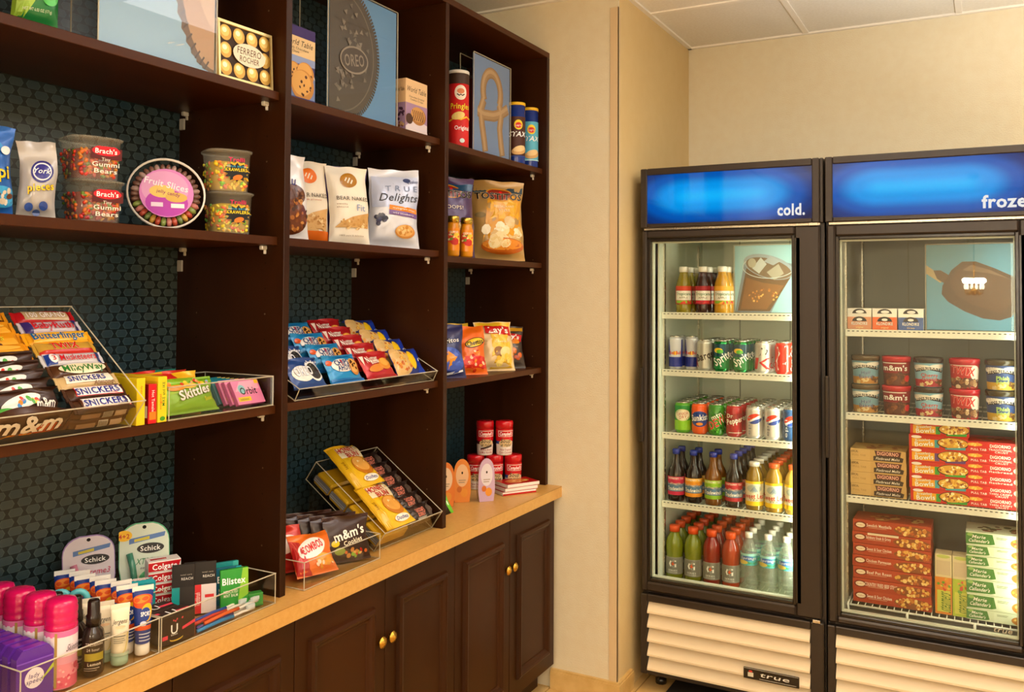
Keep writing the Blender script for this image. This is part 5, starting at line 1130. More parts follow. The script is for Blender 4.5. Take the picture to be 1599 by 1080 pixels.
SUN = [('r', 0, 0, 1, 1, 'g:1e3a8a'), ('e', .48, .80, .5, .13, 'g:e0521c', 20), ('e', .42, .84, .34, .07, 'g:f08a2a', 20), ('e', .68, .58, .26, .17, 'g:f0b81e'), ('e', .60, .55, .22, .13, 'g:24408c'), ('t', 'SPORT', .62, .56, .08, 'p:ffffff', {'w': .44, 'bold': .05}), ('e', .5, .38, .14, .05, 'p:c8d0e8'), ('r', .06, .26, .94, .34, 'g:e0521c'), ('r', .3, .18, .9, .2, 'p:c8d0e8'), ('r', .3, .12, .8, .14, 'p:c8d0e8'), ('r', .3, .06, .9, .08, 'p:c8d0e8')]
q0 = tube_pack('sunscreen_tube', 'blue sunscreen tube with white cap at the front corner of the bin', (-.002, -1.911, zb), 58, .0145, .138, .024, 'g:1e3a8a', SUN, 'blue sunscreen tubes', 'g:efe6da', 'g:f4efe6', 1.42)
for i in range(1, 8): dup(q0, (-.002 - .0335 * i, -1.911 - (.012 if i % 2 else 0), zb), 58 + i % 3 * 3, 'blue sunscreen tube, number %s going back in its row' % WORDS[i])
# teal loop-topped bottles, a green-capped bottle
for i, (x, y) in enumerate(((-.145, -1.985), (-.115, -1.965))):
    t = thing('loop_top_bottle', 'teal loop-topped bottle ' + ('at the back of the bin' if i == 0 else 'next to the cream tubes'), 'bottle', (x, y - .012, zb), 55, 'teal loop-topped bottles')
    lathed(t, 'bottle_body', [(.014, 0), (.015, .003), (.015, .085), (.012, .092)], 'g:58b4bc', 16)
    m = MB(); pts = [(.017 * math.cos(R(a)), 0, .107 + .02 * math.sin(R(a))) for a in range(-60, 241, 20)]; m.tube(pts, .0065, 'g:5fc0c8', 8); m.build('loop_cap', t)
t = thing('small_bottle', 'small dark bottle with a bright green cap at the back of the bin', 'bottle', (-.19, -2.01, zb), 50)
lathed(t, 'bottle_body', [(.016, 0), (.017, .003), (.017, .085), (.011, .098)], 's:2a241c', 16); lathed(t, 'cap', [(.013, .097), (.013, .113), (.011, .116)], 'g:4ab83a', 16)

# blister-packed razors leaning at the back
def blister(label, loc, rz, w, h, tint, top, word, ink, acc, tilt=14, sticker=None):
    t = thing('razor_pack', label, 'razor pack', loc, rz, 'razor packs', tilt)
    def outline(k=1.0):
        pts = [(-w * .36, 0), (w * .36, 0), (w * .5, h * .5), (w * .5, h * .78)]
        pts += [(w * (.5 * math.cos(R(a)) ** .8) if a < 90 else -w * .5 * (-math.cos(R(a))) ** .8, h * .78 + h * .22 * math.sin(R(a))) for a in range(15, 180, 15) if a != 90] + [(-w * .5, h * .78), (-w * .5, h * .5)]
        return [(x * k, h / 2 + (z - h / 2) * k) for x, z in pts]
    m = MB(); m.prism(outline(), -.0012, .0012, top); m.prism(outline(.97), -.0018, -.0012, tint); m.build('card', t)
    b = MB(); b.tube([(-w * .26, -.006, h * .12), (-w * .20, -.010, h * .35), (-w * .24, -.010, h * .52), (-w * .30, -.007, h * .66)], .0075, acc, 10); b.build('razor_handle', t)
    S = Flat((-w / 2, -.0018, 0), (w, 0, 0), (0, 0, h))
    ops = [('p', [(.2, .76), (.9, .82), (.92, .87), (.2, .82)], 'p:5a7ab0'), ('p', [(.3, .78), (.6, .80), (.6, .835), (.3, .81)], 'p:c8b83a'), ('e', .62, .70, .27, .058, 'p:2a2622', 0, 0), ('t', 'Schick', .62, .70, .055, 'p:f4efe6', {'w': .40, 'bold': .03}), ('t', word, .62, .56, .065, ink, {'w': .56, 'shear': .25, 'bold': .02}), ('t', 'sensitive', .6, .49, .03, 'p:7a6a7a', {'w': .36, 'shear': .3}), ('e', .5, .94, .04, .02, 'k:1a1614')]
    ops += sticker or []
    finish(t, [(S, ops)], 'label')
    return t
blister('razor_pack', (-.272, -1.832, ZC), 62, .112, .188, 'p:d8cbd0', 'g:9a7ab8', 'Xtreme3', 'p:d04a6a', 'g:e08aa0', sticker=[('e', .62, .34, .26, .08, 'p:d8607c'), ('e', .62, .30, .2, .04, 'p:f0d0d8')])['label'] = 'razor pack with a lilac rounded top and pink lettering'
blister('razor_pack', (-.205, -1.738, ZC), 55, .112, .205, 'p:cfd8c4', 'g:4aa878', 'XTREME3', 'p:2f7a4a', 'g:4a8a70', sticker=[('e', .66, .36, .28, .11, 'g:3fae6e'), ('e', .66, .35, .2, .06, 'g:8ad0a4'), ('r', .3, .16, .98, .25, 'p:e8b41e'), ('t', '+2', .8, .2, .07, 'p:c8341e', {'bold': .04}), ('e', .1, .86, .16, .06, 'p:f0b81e'), ('t', '4+2', .1, .855, .05, 'p:c8341e', {'bold': .04}), ('r', .2, 0, 1, .15, 'g:2f7a4a'), ('t', '61', .8, .08, .06, 'p:f0f0e0', {})])['label'] = 'razor pack with a green top and a round yellow sticker'
# teal tissue packs
for i, (x, y, z) in enumerate(((-.172, -1.850, ZC), (-.158, -1.792, ZC))):
    o = carton('tissue_pack', 'teal soft pack with a white splash on top, ' + ('rear' if i == 0 else 'front') + ' one of the two', 'pack', (x, y, z), 58, .066, .030, .098, 's:1ea0ac', [('r', .05, .1, .95, .85, 's:28aab4')], top=[('e', .5, .5, .36, .36, 'p:f0ece4', 0, .25), ('t', 'tissue', .5, .5, .2, 'p:c8487a', {'w': .5})], group='teal packs', bev=.006)
# toothpaste cartons lying in a stack
for i in range(5):
    carton('toothpaste_box', 'red and white toothpaste carton, %s of the stack' % ('lowest', 'second lowest', 'middle', 'second highest', 'topmost')[i], 'box', (-.165, -1.722, ZC + i * .0255), 62, .072, .04, .0247, 'p:e8e0dc', [('p', [(.0, .1), (.9, .1), (1, .9), (.0, .9)], 'g:c01c28'), ('t', 'Colgate', .5, .5, .5, 'p:ffffff', {'w': .76, 'bold': .04})], top=[('r', .05, .1, .95, .9, 'p:ddd4d0'), ('r', .1, .3, .6, .6, 'g:c01c28')], group='toothpaste cartons')
# hanging toothbrush cards standing in the bin
for i, (x, y, m, lb) in enumerate(((-.096, -1.722, 'g:1e9a9a', 'teal and black toothbrush pack nearest the toothpaste cartons'), (-.0875, -1.695, 'g:1ea4a0', 'teal and black toothbrush pack in the middle of three'), (-.070, -1.682, 'g:d8202c', 'red and black toothbrush pack in front of the teal ones'))):
    o = carton('toothbrush_pack', lb, 'toothbrush', (x, y, zb), 50, .050, .006, .115, 'p:1e1814', [('r', 0, 0, .34, .56, m), ('r', .34, 0, 1, .56, 'p:e8dcdc' if i == 2 else 'p:2a2420'), ('t', 'REACH', .66, .72, .05, 'p:f0ece4', {'w': .5}), ('t', 'total care', .62, .8, .03, 'p:b0a89c', {'w': .5})] + ([('t', 'Toothbrush', .17, .28, .1, 'p:ffe0dc', {'rot': 90, 'w': .6}), ('r', .5, .3, .9, .36, 'g:d8202c')] if i == 2 else []), group='toothbrush packs', tilt=7)
# lip balm cards
LB = lambda b, w2: [('p', [(.62, .2), (1, .35), (1, 1), (.8, 1)], b), ('t', 'Blistex', .48, .72, .16, 'p:ffffff', {'w': .84, 'bold': .05}), ('t', 'MEDICATED', .36, .46, .07, 'p:f0f6e8', {'w': .5}), ('t', 'MINT BALM', .36, .37, .07, 'p:f0f6e8', {'w': .5})] + w2
carton('lip_balm_pack', 'green lip balm pack with white lettering at the front of the bin', 'lip balm', (-.026, -1.634, zb), 60, .064, .012, .094, 'g:2f9a3a', LB('g:8ac83a', []), right=[('r', 0, 0, 1, 1, 'g:2a7a34')], group='lip balm packs', tilt=4)
carton('lip_balm_pack', 'dark teal lip balm pack behind the green one', 'lip balm', (-.050, -1.628, zb), 60, .06, .012, .092, 'g:1c5f78', LB('g:2a9aa0', []), group='lip balm packs', tilt=6)
carton('lip_balm_pack', 'teal lip balm pack at the rear of the three', 'lip balm', (-.076, -1.612, zb), 60, .06, .012, .096, 'g:1f8a8a', LB('g:3aa8a0', []), group='lip balm packs', tilt=6)
carton('lip_balm_box', 'short green lip balm tray in front of the lip balm packs', 'box', (-.016, -1.602, zb), 60, .07, .02, .03, 'g:3f9a44', [('t', 'Blistex', .5, .5, .4, 'p:e8f6e0', {'w': .6}), ('r', 0, .0, 1, .12, 'g:2a7a34')])
# black boxes with a white letter
KO = [('t', 'U', .36, .52, .34, 'p:ffffff', {'bold': .02}), ('t', 'kotex', .36, .33, .07, 'p:f0ece4', {'w': .2}), ('p', [(.6, .40), (1, .52), (1, .64), (.6, .50)], 'p:e8405a'), ('r', 0, .22, .16, .36, 'p:e8405a'), ('e', .42, .16, .2, .09, 'p:d8b83a'), ('e', .42, .2, .2, .08, 'p:2a1c14'), ('b', .4, .85, .2, .06, 5, .03, ['p:e8405a'], 2)]
KT = [('t', 'U', .5, .5, .5, 'p:ffffff', {}), ('r', .6, .3, 1, .5, 'p:e8405a'), ('r', .0, .6, .2, .8, 'p:e8405a')]
k0 = carton('hygiene_box', 'black box with a large white letter at the front of the bin', 'box', (-.010, -1.829, zb), 86, .082, .048, .058, 'p:2e1f17', KO, KT, group='black hygiene boxes')
dup(k0, (-.0605, -1.832, zb), 86, 'black box with pink marks behind the front black box')
# loose wrapped toothbrushes lying in the bin
TBC = ['g:e8402a', 'g:2a4ab0', 'g:2aa08a', 'g:d8382a', 'g:5a4ab0', 'g:e8602a', 'g:2a8ad0']
for i in range(7):
    t = thing('toothbrush', 'wrapped %s toothbrush lying in the bin, number %s from the wall' % (('red', 'blue', 'green', 'red', 'violet', 'orange', 'sky blue')[i], WORDS[i]), 'toothbrush', (-.030 + .0070 * i, -1.694 + .012 * (i % 3), ZC + .0085 + .009 * (i % 2)), 90 + 2 * (i % 2), 'loose toothbrushes')
    m = MB(); m.tube([(-.085, 0, 0), (-.05, 0, .001), (-.02, 0, .002), (.02, 0, 0)], .0042, TBC[i], 8); m.build('handle', t)
    m = MB(); m.tube([(.02, 0, 0), (.05, 0, .001), (.062, 0, 0), (.086, 0, 0)], .0032, 'g:efe8e2', 8); m.build('neck', t)
    m = MB(); m.box(.062, -.004, .002, .086, .004, .011, 'p:dce6f0', .001); m.build('bristles', t)

# ================================================================== COUNTER UNDER BAY 3
def cupsoup(label, loc, rz, low, group='soup cups'):
    t = thing('soup_cup', label, 'cup', loc, rz, group); r = .034; h = .13
    lathed(t, 'cup_body', [(r * .84, 0), (r * .88, .004), (r * .99, .100), (r * .99, .104)], 'p:efe6dc', 28)
    lathed(t, 'lid', [(r * 1.02, .100), (r * 1.02, .122), (r * .97, .129), (r * .85, .130)], 's:c8141e', 28)
    S = Cyl(lambda v: r * (.88 + .11 * v), .004, .096, 200)
    finish(t, [(S, [('r', 0, .50, 1, 1, 'g:c8141e'), ('r', 0, .40, .55 if low else 1, .52, 'g:28408c' if low else 'g:5a1420'), ('r', .28, .70, .86, .94, 'g:f2e2d6'), ('r', .30, .72, .84, .92, 'g:c8141e'), ('t', "Campbell's", .57, .82, .13, 'p:ffffff', {'w': .46, 'shear': .25, 'bold': .03}), ('e', .56, .44, .26, .15, 'p:e0c08a'), ('t', 'Soup', .55, .54, .16, 'p:2a1a10', {'w': .34, 'shear': .2, 'bold': .04, 'ol': 'p:e8cc98'}), ('t', 'at Hand', .55, .38, .13, 'p:2a1a10', {'w': .34, 'shear': .2, 'bold': .03, 'ol': 'p:e8cc98'})] + ([] if low else [('p', [(.35, .18), (.75, .30), (.75, .38), (.35, .25)], 'p:3a2418')]) + [('t', 'New England' if low else 'Chicken', .55, .19, .08, 'p:a82430', {'w': .4}), ('t', 'Clam Chowder' if low else '& Mini Noodles', .55, .08, .08, 'p:a82430', {'w': .46})])], 'label')
    return t
c0 = cupsoup('red and white soup cup in the bottom row beside the end panel', (-.090, -.125, ZC), 30, True)
cupsoup('red and white soup cup in the middle of the bottom row', (-.150, -.165, ZC), 30, False)
dup(c0, (-.212, -.203, ZC), 30, 'red soup cup mostly hidden at the left of the bottom row')
dup(c0, (-.118, -.146, ZC + .1305), 30, 'red and white soup cup stacked on top, right one, with a blue band')
cupsoup('red and white soup cup stacked on top, left one', (-.182, -.185, ZC + .1305), 30, False)
# stack of flat red meal trays
for i in range(3):
    o = carton('meal_box', 'flat red boxed meal, %s of the stack in front of the soup cups' % ('bottom', 'middle', 'top')[i], 'box', (-.048 - .004 * (2 - i), -.185 + .006 * i, ZC + .0135 * i), 58 + 2 * i, .145, .095, .0125, 'p:ecdcd0', [('r', 0, .0, 1, .5 if i == 0 else .1, 'g:b81e1e')], top=[('r', .0, .0, 1, 1, 'g:b41a1a'), ('e', .5, .5, .36, .3, 'g:d8742a'), ('b', .5, .5, .3, .22, 16, .05, ['g:e8a04a', 'g:c85a20', 'g:f0c070'], 2)], group='flat meal boxes')
# oval-topped snack packs
def ovalpack(label, loc, rz, c1, c2):
    t = thing('snack_cup_pack', label, 'snack pack', loc, rz, 'oval-topped snack packs'); w, h = .064, .155
    def outl(k=1):
        return [(x * k, h / 2 + (z - h / 2) * k) for x, z in [(-w * .42, 0), (w * .42, 0), (w * .5, h * .25), (w * .48, h * .6)] + [(w * .46 * math.cos(R(a)), h * .68 + h * .32 * math.sin(R(a))) for a in range(15, 170, 15)] + [(-w * .48, h * .6), (-w * .5, h * .25)]]
    m = MB(); m.prism(outl(), -.0012, .0012, c1); m.build('card_front', t)
    m = MB(); m.prism(outl(.94), .0012, .030, 'c:e6e2da'); m.build('clear_shell', t)
    m = MB()
    for z, c in ((.025, 's:c89a4a'), (.06, 's:d8b078')): m.lathe([(.006, -.010), (.017, -.006), (.019, .006), (.008, .012)], c, 12, T=Matrix.Translation((0, .0155, z)) @ Matrix.Diagonal((1, .7, 1.3, 1)))
    m.build('contents', t)['kind'] = 'stuff'
    finish(t, [(Flat((-w / 2, -.0012, 0), (w, 0, 0), (0, 0, h)), [('e', .5, .62, .36, .26, c2), ('e', .62, .22, .2, .1, 'p:e0902e'), ('e', .34, .3, .14, .07, 'p:c86a24'), ('e', .5, .68, .05, .03, 'k:3a2a1c'), ('r', .3, .5, .7, .52, 'p:a08a70'), ('r', .3, .45, .64, .47, 'p:a08a70')])])
    return t
ovalpack('orange oval-topped snack pack nearest the shelf upright', (-.150, -.515, ZC), 40, 'p:e07a2a', 'p:ecc8a0')
ovalpack('orange oval-topped snack pack, middle one of the three', (-.135, -.430, ZC), 40, 'p:df8432', 'p:e8b888')
ovalpack('lilac oval-topped snack pack in front, right one of the three', (-.065, -.375, ZC), 50, 'p:c0a0b8', 'p:d8ccd0')
# green bag leaning against the upright
o = bag('snack_bag', 'small bag with a bright green edge leaning against the shelf upright', 'bag', (-.062, -.655, ZC + .01), 20, .06, .105, .03, 'f:2a2018', [('r', .84, .0, 1, 1, 'f:6ac82a'), ('e', .93, .35, .03, .08, 'p:e8f0e0')], tilt=0, seed=3); o.rotation_euler = (R(-6), R(-22), R(28))
# ================================================================== IN THE DRINKS COOLER
YF = .292          # centre of the front row
RK = ('second', 'third', 'fourth', 'fifth', 'sixth')
def row_back(p0, x, z, n, sp, what, rz=14, y0=YF, dx=0):
    for k in range(1, n): dup(p0, (x + dx * k, y0 + sp * k, z), rz, '%s, %s in its row going back' % (what, RK[k - 1]))
def can(label, X, z, base, ops, r=.0315, h=.122, rz=14, group='drink cans', lidm='m:d0ccc0'):
    t = thing('drink_can', label, 'can', (X, YF, z), rz, group)
    lathed(t, 'can_body', [(r * .78, 0), (r * .84, .002), (r, .012), (r, h - .014), (r * .86, h - .004)], base, 24)
    lathed(t, 'can_lid', [(r * .86, h - .004), (r * .88, h), (r * .82, h), (r * .80, h - .005), (.001, h - .005)], lidm, 24)
    finish(t, [(Cyl(r, .012, h - .026, 200), ops)], 'label')
    return t
def bottle(name, label, cat, X, z, prof, liquid, capprof, capm, lab, rz=14, group='bottles', seg=20, y=YF):
    t = thing(name, label, cat, (X, y, z), rz, group)
    lathed(t, 'bottle_body', prof, liquid, seg); lathed(t, 'cap', capprof, capm, 14)
    if lab: finish(t, [lab], 'label')
    return t
# --- top shelf: juice bottles and a picture
z = 1.4638
JP = [(.028, 0), (.031, .004), (.031, .03), (.029, .036), (.031, .045), (.031, .105), (.029, .118), (.020, .145), (.0165, .155), (.0165, .165)]
def juice(label, X, liq, c1, c2):
    return bottle('juice_bottle', label, 'bottle', X, z, JP, liq, [(.0185, .163), (.0185, .182), (.016, .185)], 'g:f2ece0',
                  (Cyl(.0312, .035, .072, 190), [('r', 0, 0, 1, 1, c1), ('r', 0, .78, 1, 1, c2), ('r', .16, .22, .84, .74, 'p:efe8da'), ('t', 'Tropicana', .5, .58, .17, 'p:2f6a2a', {'w': .62, 'bold': .04}), ('t', 'APPLE', .5, .36, .12, 'p:8a7a5a', {'w': .34}), ('r', .2, .05, .8, .2, 'p:8ab83a' if c1 != 'p:8a1a24' else 'p:c83040'), ('b', .5, .08, .4, .06, 8, .05, [c2, 'p:d8342a'], 3)]), group='juice bottles')
for X, liq, c1, c2, nm in ((.462, 's:8a7a1c', 'p:c8342a', 'p:d8482a', 'amber juice bottle with red label at the left of the top shelf'), (.541, 's:3a1a14', 'p:8a1a24', 'p:a8242c', 'dark red juice bottle in the middle of three on the top shelf'), (.618, 's:c8901c', 'p:e8961c', 'p:f0a830', 'orange-yellow juice bottle beside the drink picture')):
    p0 = juice(nm, X, liq, c1, c2); row_back(p0, X, z, 3, .075, ('amber juice bottle', 'dark red juice bottle', 'orange-yellow juice bottle')[int((X - .4) / .08)])
GL = [('p', [(0, 0), (.62, 0), (.98, .62), (.98, .72), (.35, .84), (.16, .72)], 'p:7e8ea0'), ('p', [(.05, .02), (.6, .02), (.95, .52), (.62, .6), (.2, .66)], 'p:6a4a30'), ('p', [(.10, .05), (.55, .05), (.84, .40), (.5, .44), (.2, .52)], 'p:8a5a30'), ('b', .45, .26, .3, .1, 30, .018, ['p:d88a3a', 'p:f0b860', 'p:b86a28'], 3), ('e', .58, .68, .44, .17, 'p:9aa8b8', -16), ('e', .58, .66, .40, .14, 'p:7a6250', -16), ('p', [(.3, .66), (.45, .82), (.55, .72), (.42, .58)], 'p:c8ccd0'), ('p', [(.55, .6), (.75, .72), (.84, .58), (.68, .48)], 'p:b0a89c'), ('p', [(.5, .76), (.62, .84), (.78, .76), (.66, .70)], 'p:a8b0bc'), ('e', .3, .74, .07, .07, 'p:b8b0a0'), ('s', ring_pts(.58, .68, .44, .17, 150, 380), .012, 'p:c8d4dc')]
pb = photo_block('picture_block', 'acrylic block with a close-up photo of an iced cola glass in the cooler', (.765, .375, z), .235, .272, .04, 'p:a0cfe0', GL, rz=0)
# --- second shelf: cans
z = 1.2363
RB = [('r', 0, 0, 1, .36, 'g:24308a'), ('r', 0, .36, 1, 1, 'g:c8c8d0'), ('p', [(0, .36), (.3, .36), (.2, 1), (0, 1)], 'g:34408e'), ('p', [(.75, .36), (1, .36), (1, 1), (.8, 1)], 'g:34408e'), ('e', .5, .5, .12, .07, 'g:f0c02a'), ('t', 'Red Bull', .5, .52, .12, 'g:d0202c', {'w': .5, 'bold': .05})]
p0 = can('slim blue and silver energy drink can at the left end of its shelf', .428, z, 'a:d0d0d6', RB, .0265, .134); row_back(p0, .428, z, 2, .06, 'slim blue and silver energy drink can')
p0 = can('slim blue and silver energy drink can, right one of the front two', .486, z, 'a:d0d0d6', RB, .0265, .134); p0.location.y += .03
BQ = [('r', 0, 0, 1, 1, 'a:bab6aa'), ('p', [(0, 0), (.3, 0), (.1, .5), (0, .5)], 'g:8a2424'), ('t', 'Barqs', .5, .5, .3, 'g:3a3028', {'w': .66, 'rot': 16, 'bold': .05, 'ol': 'm:e0dcd0'})]
p0 = can('silver root beer can left of the green cans', .5475, z, 'a:c4c0b4', BQ); row_back(p0, .5475, z, 4, .068, 'silver root beer can')
SP = [('r', 0, 0, 1, .5, 'g:1a7a3a'), ('r', 0, .5, 1, 1, 'g:1c4a5a'), ('p', [(0, .3), (1, .62), (1, .8), (0, .6)], 'g:1c6a4a'), ('t', 'Sprite', .52, .45, .34, 'g:f2f6f0', {'w': .7, 'rot': 32, 'bold': .05, 'ol': 'g:1a3a5a'}), ('e', .38, .74, .16, .10, 'g:f0c82a'), ('e', .44, .70, .12, .08, 'g:5ab83a')]
p0 = can('green lemon soda can, left one of the pair', .615, z, 'm:2a8a4a', SP); row_back(p0, .615, z, 4, .068, 'left-hand green lemon soda can')
p0 = can('green lemon soda can, right one of the pair', .692, z, 'm:2a8a4a', SP); row_back(p0, .692, z, 4, .068, 'right-hand green lemon soda can')
DC = [('r', 0, 0, 1, 1, 'a:d4d0c8'), ('t', 'D', .52, .74, .34, 'g:2a1a18', {'shear': .3, 'bold': .03}), ('p', [(.1, .05), (.28, .05), (.34, .5), (.2, .5)], 'g:c81e24'), ('p', [(.34, .3), (.62, .5), (.74, .5), (.42, .28)], 'g:c81e24'), ('p', [(.36, .3), (.6, .05), (.75, .05), (.44, .32)], 'g:c81e24'), ('t', 'C', .78, .2, .2, 'g:c81e24', {})]
p0 = can('silver diet cola can with red lettering', .776, z, 'a:d4d0c8', DC); row_back(p0, .776, z, 3, .068, 'silver diet cola can with red lettering')
CC = [('r', 0, 0, 1, 1, 'g:d8281c'), ('s', [(.62, 0), (.5, .3), (.66, .6), (.55, 1)], .08, 'g:f6efe8'), ('s', [(.30, .05), (.22, .4), (.34, .7), (.26, .95)], .05, 'g:f6efe8'), ('t', 'Coca-Cola', .82, .5, .2, 'g:f6efe8', {'rot': 90, 'w': .9, 'shear': .3})]
p0 = can('red cola can at the right end of its shelf', .853, z, 'g:d8281c', CC); row_back(p0, .853, z, 3, .068, 'red cola can')
# --- third shelf: cans, five deep
z = .9868
C3 = [(.458, 'green ginger ale can', 'g:5aa82a', [('r', 0, 0, 1, .4, 'g:8ac82a'), ('r', 0, .4, 1, 1, 'g:2a8a3a'), ('e', .5, .62, .3, .24, 'g:e8dcb0'), ('e', .5, .62, .24, .18, 'g:efe6c8'), ('t', 'CANADA', .5, .68, .12, 'g:b82a24', {'w': .4, 'rot': 8}), ('t', 'DRY', .52, .54, .12, 'g:b82a24', {'w': .26, 'rot': 8})]),
      (.527, 'orange soda can', 'g:e8581c', [('e', .5, .5, .36, .32, 'g:24408c'), ('t', 'Sunkist', .5, .56, .24, 'g:f6f0e8', {'w': .66, 'bold': .05, 'ol': 'g:24408c', 'rot': 6}), ('e', .5, .3, .12, .06, 'g:f08a2a')]),
      (.594, 'green citrus soda can', 'g:3a8a24', [('p', [(0, .2), (1, .75), (1, 1), (0, .8)], 'g:2a6a1c'), ('t', 'mtn', .5, .68, .2, 'g:f0f0e0', {'rot': 28, 'bold': .04}), ('t', 'DEW', .52, .42, .32, 'g:d0281e', {'w': .66, 'rot': 28, 'bold': .05, 'ol': 'g:f0f0e0'}), ('b', .5, .12, .4, .1, 12, .04, ['g:5ab83a', 'g:1c5a14'], 2)]),
      (.664, 'dark red soda can', 'g:a81a24', [('e', .5, .6, .4, .2, 'g:8a1018', 18), ('t', 'Dr', .34, .72, .16, 'g:f2ecdc', {'bold': .05}), ('t', 'Pepper', .52, .54, .22, 'g:f2ecdc', {'w': .62, 'rot': 14, 'bold': .05}), ('s', [(.2, .42), (.5, .48), (.85, .62)], .03, 'g:f2ecdc'), ('r', .3, .04, .8, .06, 'g:f2ecdc')]),
      (.742, 'silver cola can with a round red and blue emblem', 'a:d4d0c8', 0), (.812, 'silver cola can with round emblem, second from right', 'a:d4d0c8', 0), (.880, 'dark blue cola can with a round emblem', 'g:24466e', 1)]
def pep(blue): return [('r', 0, 0, 1, 1, 'g:24466e' if blue else 'a:d4d0c8'), ('e', .5, .66, .26, .2, 'g:f4f0ea', 15), ('e', .48, .69, .25, .17, 'g:d8301e', 15, 0, 20, 200), ('e', .52, .63, .25, .16, 'g:24408c', 15, 0, 200, 360), ('t', 'pepsi', .3, .26, .12, 'g:e8ecf2' if blue else 'g:8a8c94', {'rot': 90, 'w': .8})]
for X, nm, base, ops in C3:
    if ops == 0: ops = pep(False)
    elif ops == 1: ops = pep(True)
    p0 = can(nm + ', front one on the third shelf of cans' if 'emblem' not in nm else nm + ', front row', X, z, base, ops); row_back(p0, X, z, 5, .067, nm)
# --- fourth shelf: tea bottles
z = .7148
TP = [(.030, 0), (.033, .004), (.033, .105), (.030, .120), (.019, .142), (.014, .160), (.0125, .185), (.0135, .188)]
def tea(label, X, liq, c1, c2):
    return bottle('tea_bottle', label, 'bottle', X, z, TP, liq, [(.0155, .184), (.0155, .2), (.013, .204)], 'g:2a3aa0', (Cyl(.0333, .025, .072, 190), [('r', 0, 0, 1, 1, c1), ('r', 0, .82, 1, 1, c2), ('r', 0, .2, 1, .62, 'p:5a7a98'), ('p', [(0, .5), (.3, .62), (.6, .52), (1, .6), (1, .7), (0, .7)], 'p:c8b098'), ('t', 'Tradewinds', .5, .36, .2, 'p:f6f2e8', {'w': .66, 'shear': .2, 'bold': .05, 'ol': 'p:14202c'}), ('t', 'RASPBERRY TEA', .5, .91, .1, 'p:f6eee0', {'w': .6})]), group='tea bottles', rz=12)
for X, liq, c1, c2, nm, n in ((.431, 's:24140c', 'p:c8284a', 'p:d03a5a', 'dark tea bottle with a pink label', 2), (.502, 's:24140c', 'p:e8921e', 'p:f0b02e', 'dark tea bottle with an orange label', 2), (.581, 's:7a4a14', 'p:8ab82a', 'p:a8c83a', 'amber tea bottle with a green label', 2), (.662, 's:1c100c', 'p:b82434', 'p:c8303c', 'dark tea bottle with a red label', 5)):
    p0 = tea(nm + ' in the front row', X, liq, c1, c2); row_back(p0, X, z, n, .074, nm, 12)
LP = [(.030, 0), (.0335, .004), (.0335, .112), (.030, .135), (.019, .155), (.018, .166)]
def leaf(label, X, capm, liq):
    return bottle('iced_tea_bottle', label, 'bottle', X, z, LP, liq, [(.0205, .164), (.0205, .178), (.018, .181)], capm, (Cyl(.0338, .018, .092, 190), [('r', 0, 0, 1, 1, 'p:f0c81c'), ('r', .0, .18, 1, .9, 'p:e4dcbc'), ('r', 0, .9, 1, 1, 'p:f0c81c'), ('e', .5, .7, .26, .16, 'p:b8c0b0'), ('p', [(.36, .58), (.5, .82), (.64, .58)], 'p:8a98a0'), ('t', 'Sweet Leaf', .5, .40, .2, 'p:c82a24', {'w': .8, 'bold': .04}), ('t', 'TEA', .5, .24, .07, 'p:8a7a4a', {'w': .3})]), group='iced tea bottles', rz=10)
for X, cm, nm, liq in ((.742, 'g:e8e2d2', 'yellow-label iced tea bottle with a white cap', 's:8a6a1c'), (.816, 'g:d8582a', 'yellow-label iced tea bottle with an orange cap', 's:9a7420'), (.889, 'g:d8582a', 'yellow-label lemonade bottle at the right end', 's:c8a848')):
    p0 = leaf(nm + ', front row', X, cm, liq); row_back(p0, X, z, 6, .071, nm, 10)
# --- bottom shelf: sports drinks and water
z = .4058
SPF = [(.030, 0), (.034, .004), (.034, .012), (.0325, .02), (.034, .03), (.034, .085), (.0325, .092), (.034, .100), (.035, .12), (.034, .140), (.029, .160), (.018, .178), (.0165, .186)]
def sport(label, X, liq):
    return bottle('sports_drink_bottle', label, 'bottle', X, z, SPF, liq, [(.0205, .184), (.0205, .206), (.018, .209)], 'g:e0521c', (Cyl(.0343, .022, .066, 200), [('r', 0, 0, 1, 1, 'p:8a887c'), ('r', .2, .1, .72, .95, 'p:7a786c'), ('t', 'G', .46, .62, .46, 'p:f4f0e6', {'bold': .035}), ('p', [(.46, .5), (.54, .62), (.48, .64), (.50, .78), (.42, .62)], 'p:d8561c'), ('t', 'SERIES', .46, .22, .1, 'p:f0ece0', {'w': .3}), ('t', 'PERFORM', .46, .1, .07, 'p:d8d4c8', {'w': .3}), ('e', .92, .7, .05, .1, 'p:f0ece0')]), group='sports drink bottles', rz=12)
for X, liq, nm in ((.424, 's:727c10', 'yellow-green sports drink bottle at the far left'), (.500, 's:727c10', 'yellow-green sports drink bottle, second from the left'), (.575, 's:84140c', 'red sports drink bottle'), (.650, 's:a03414', 'orange-red sports drink bottle next to the water')):
    p0 = sport(nm + ', front row', X, liq); row_back(p0, X, z, 5, .076, nm, 12)
WP = [(.028, 0), (.031, .004), (.031, .02), (.029, .025), (.031, .03), (.031, .045), (.029, .05), (.031, .055), (.031, .07), (.029, .075), (.031, .08), (.031, .105), (.031, .135), (.028, .155), (.014, .19), (.0125, .195), (.0125, .200)]
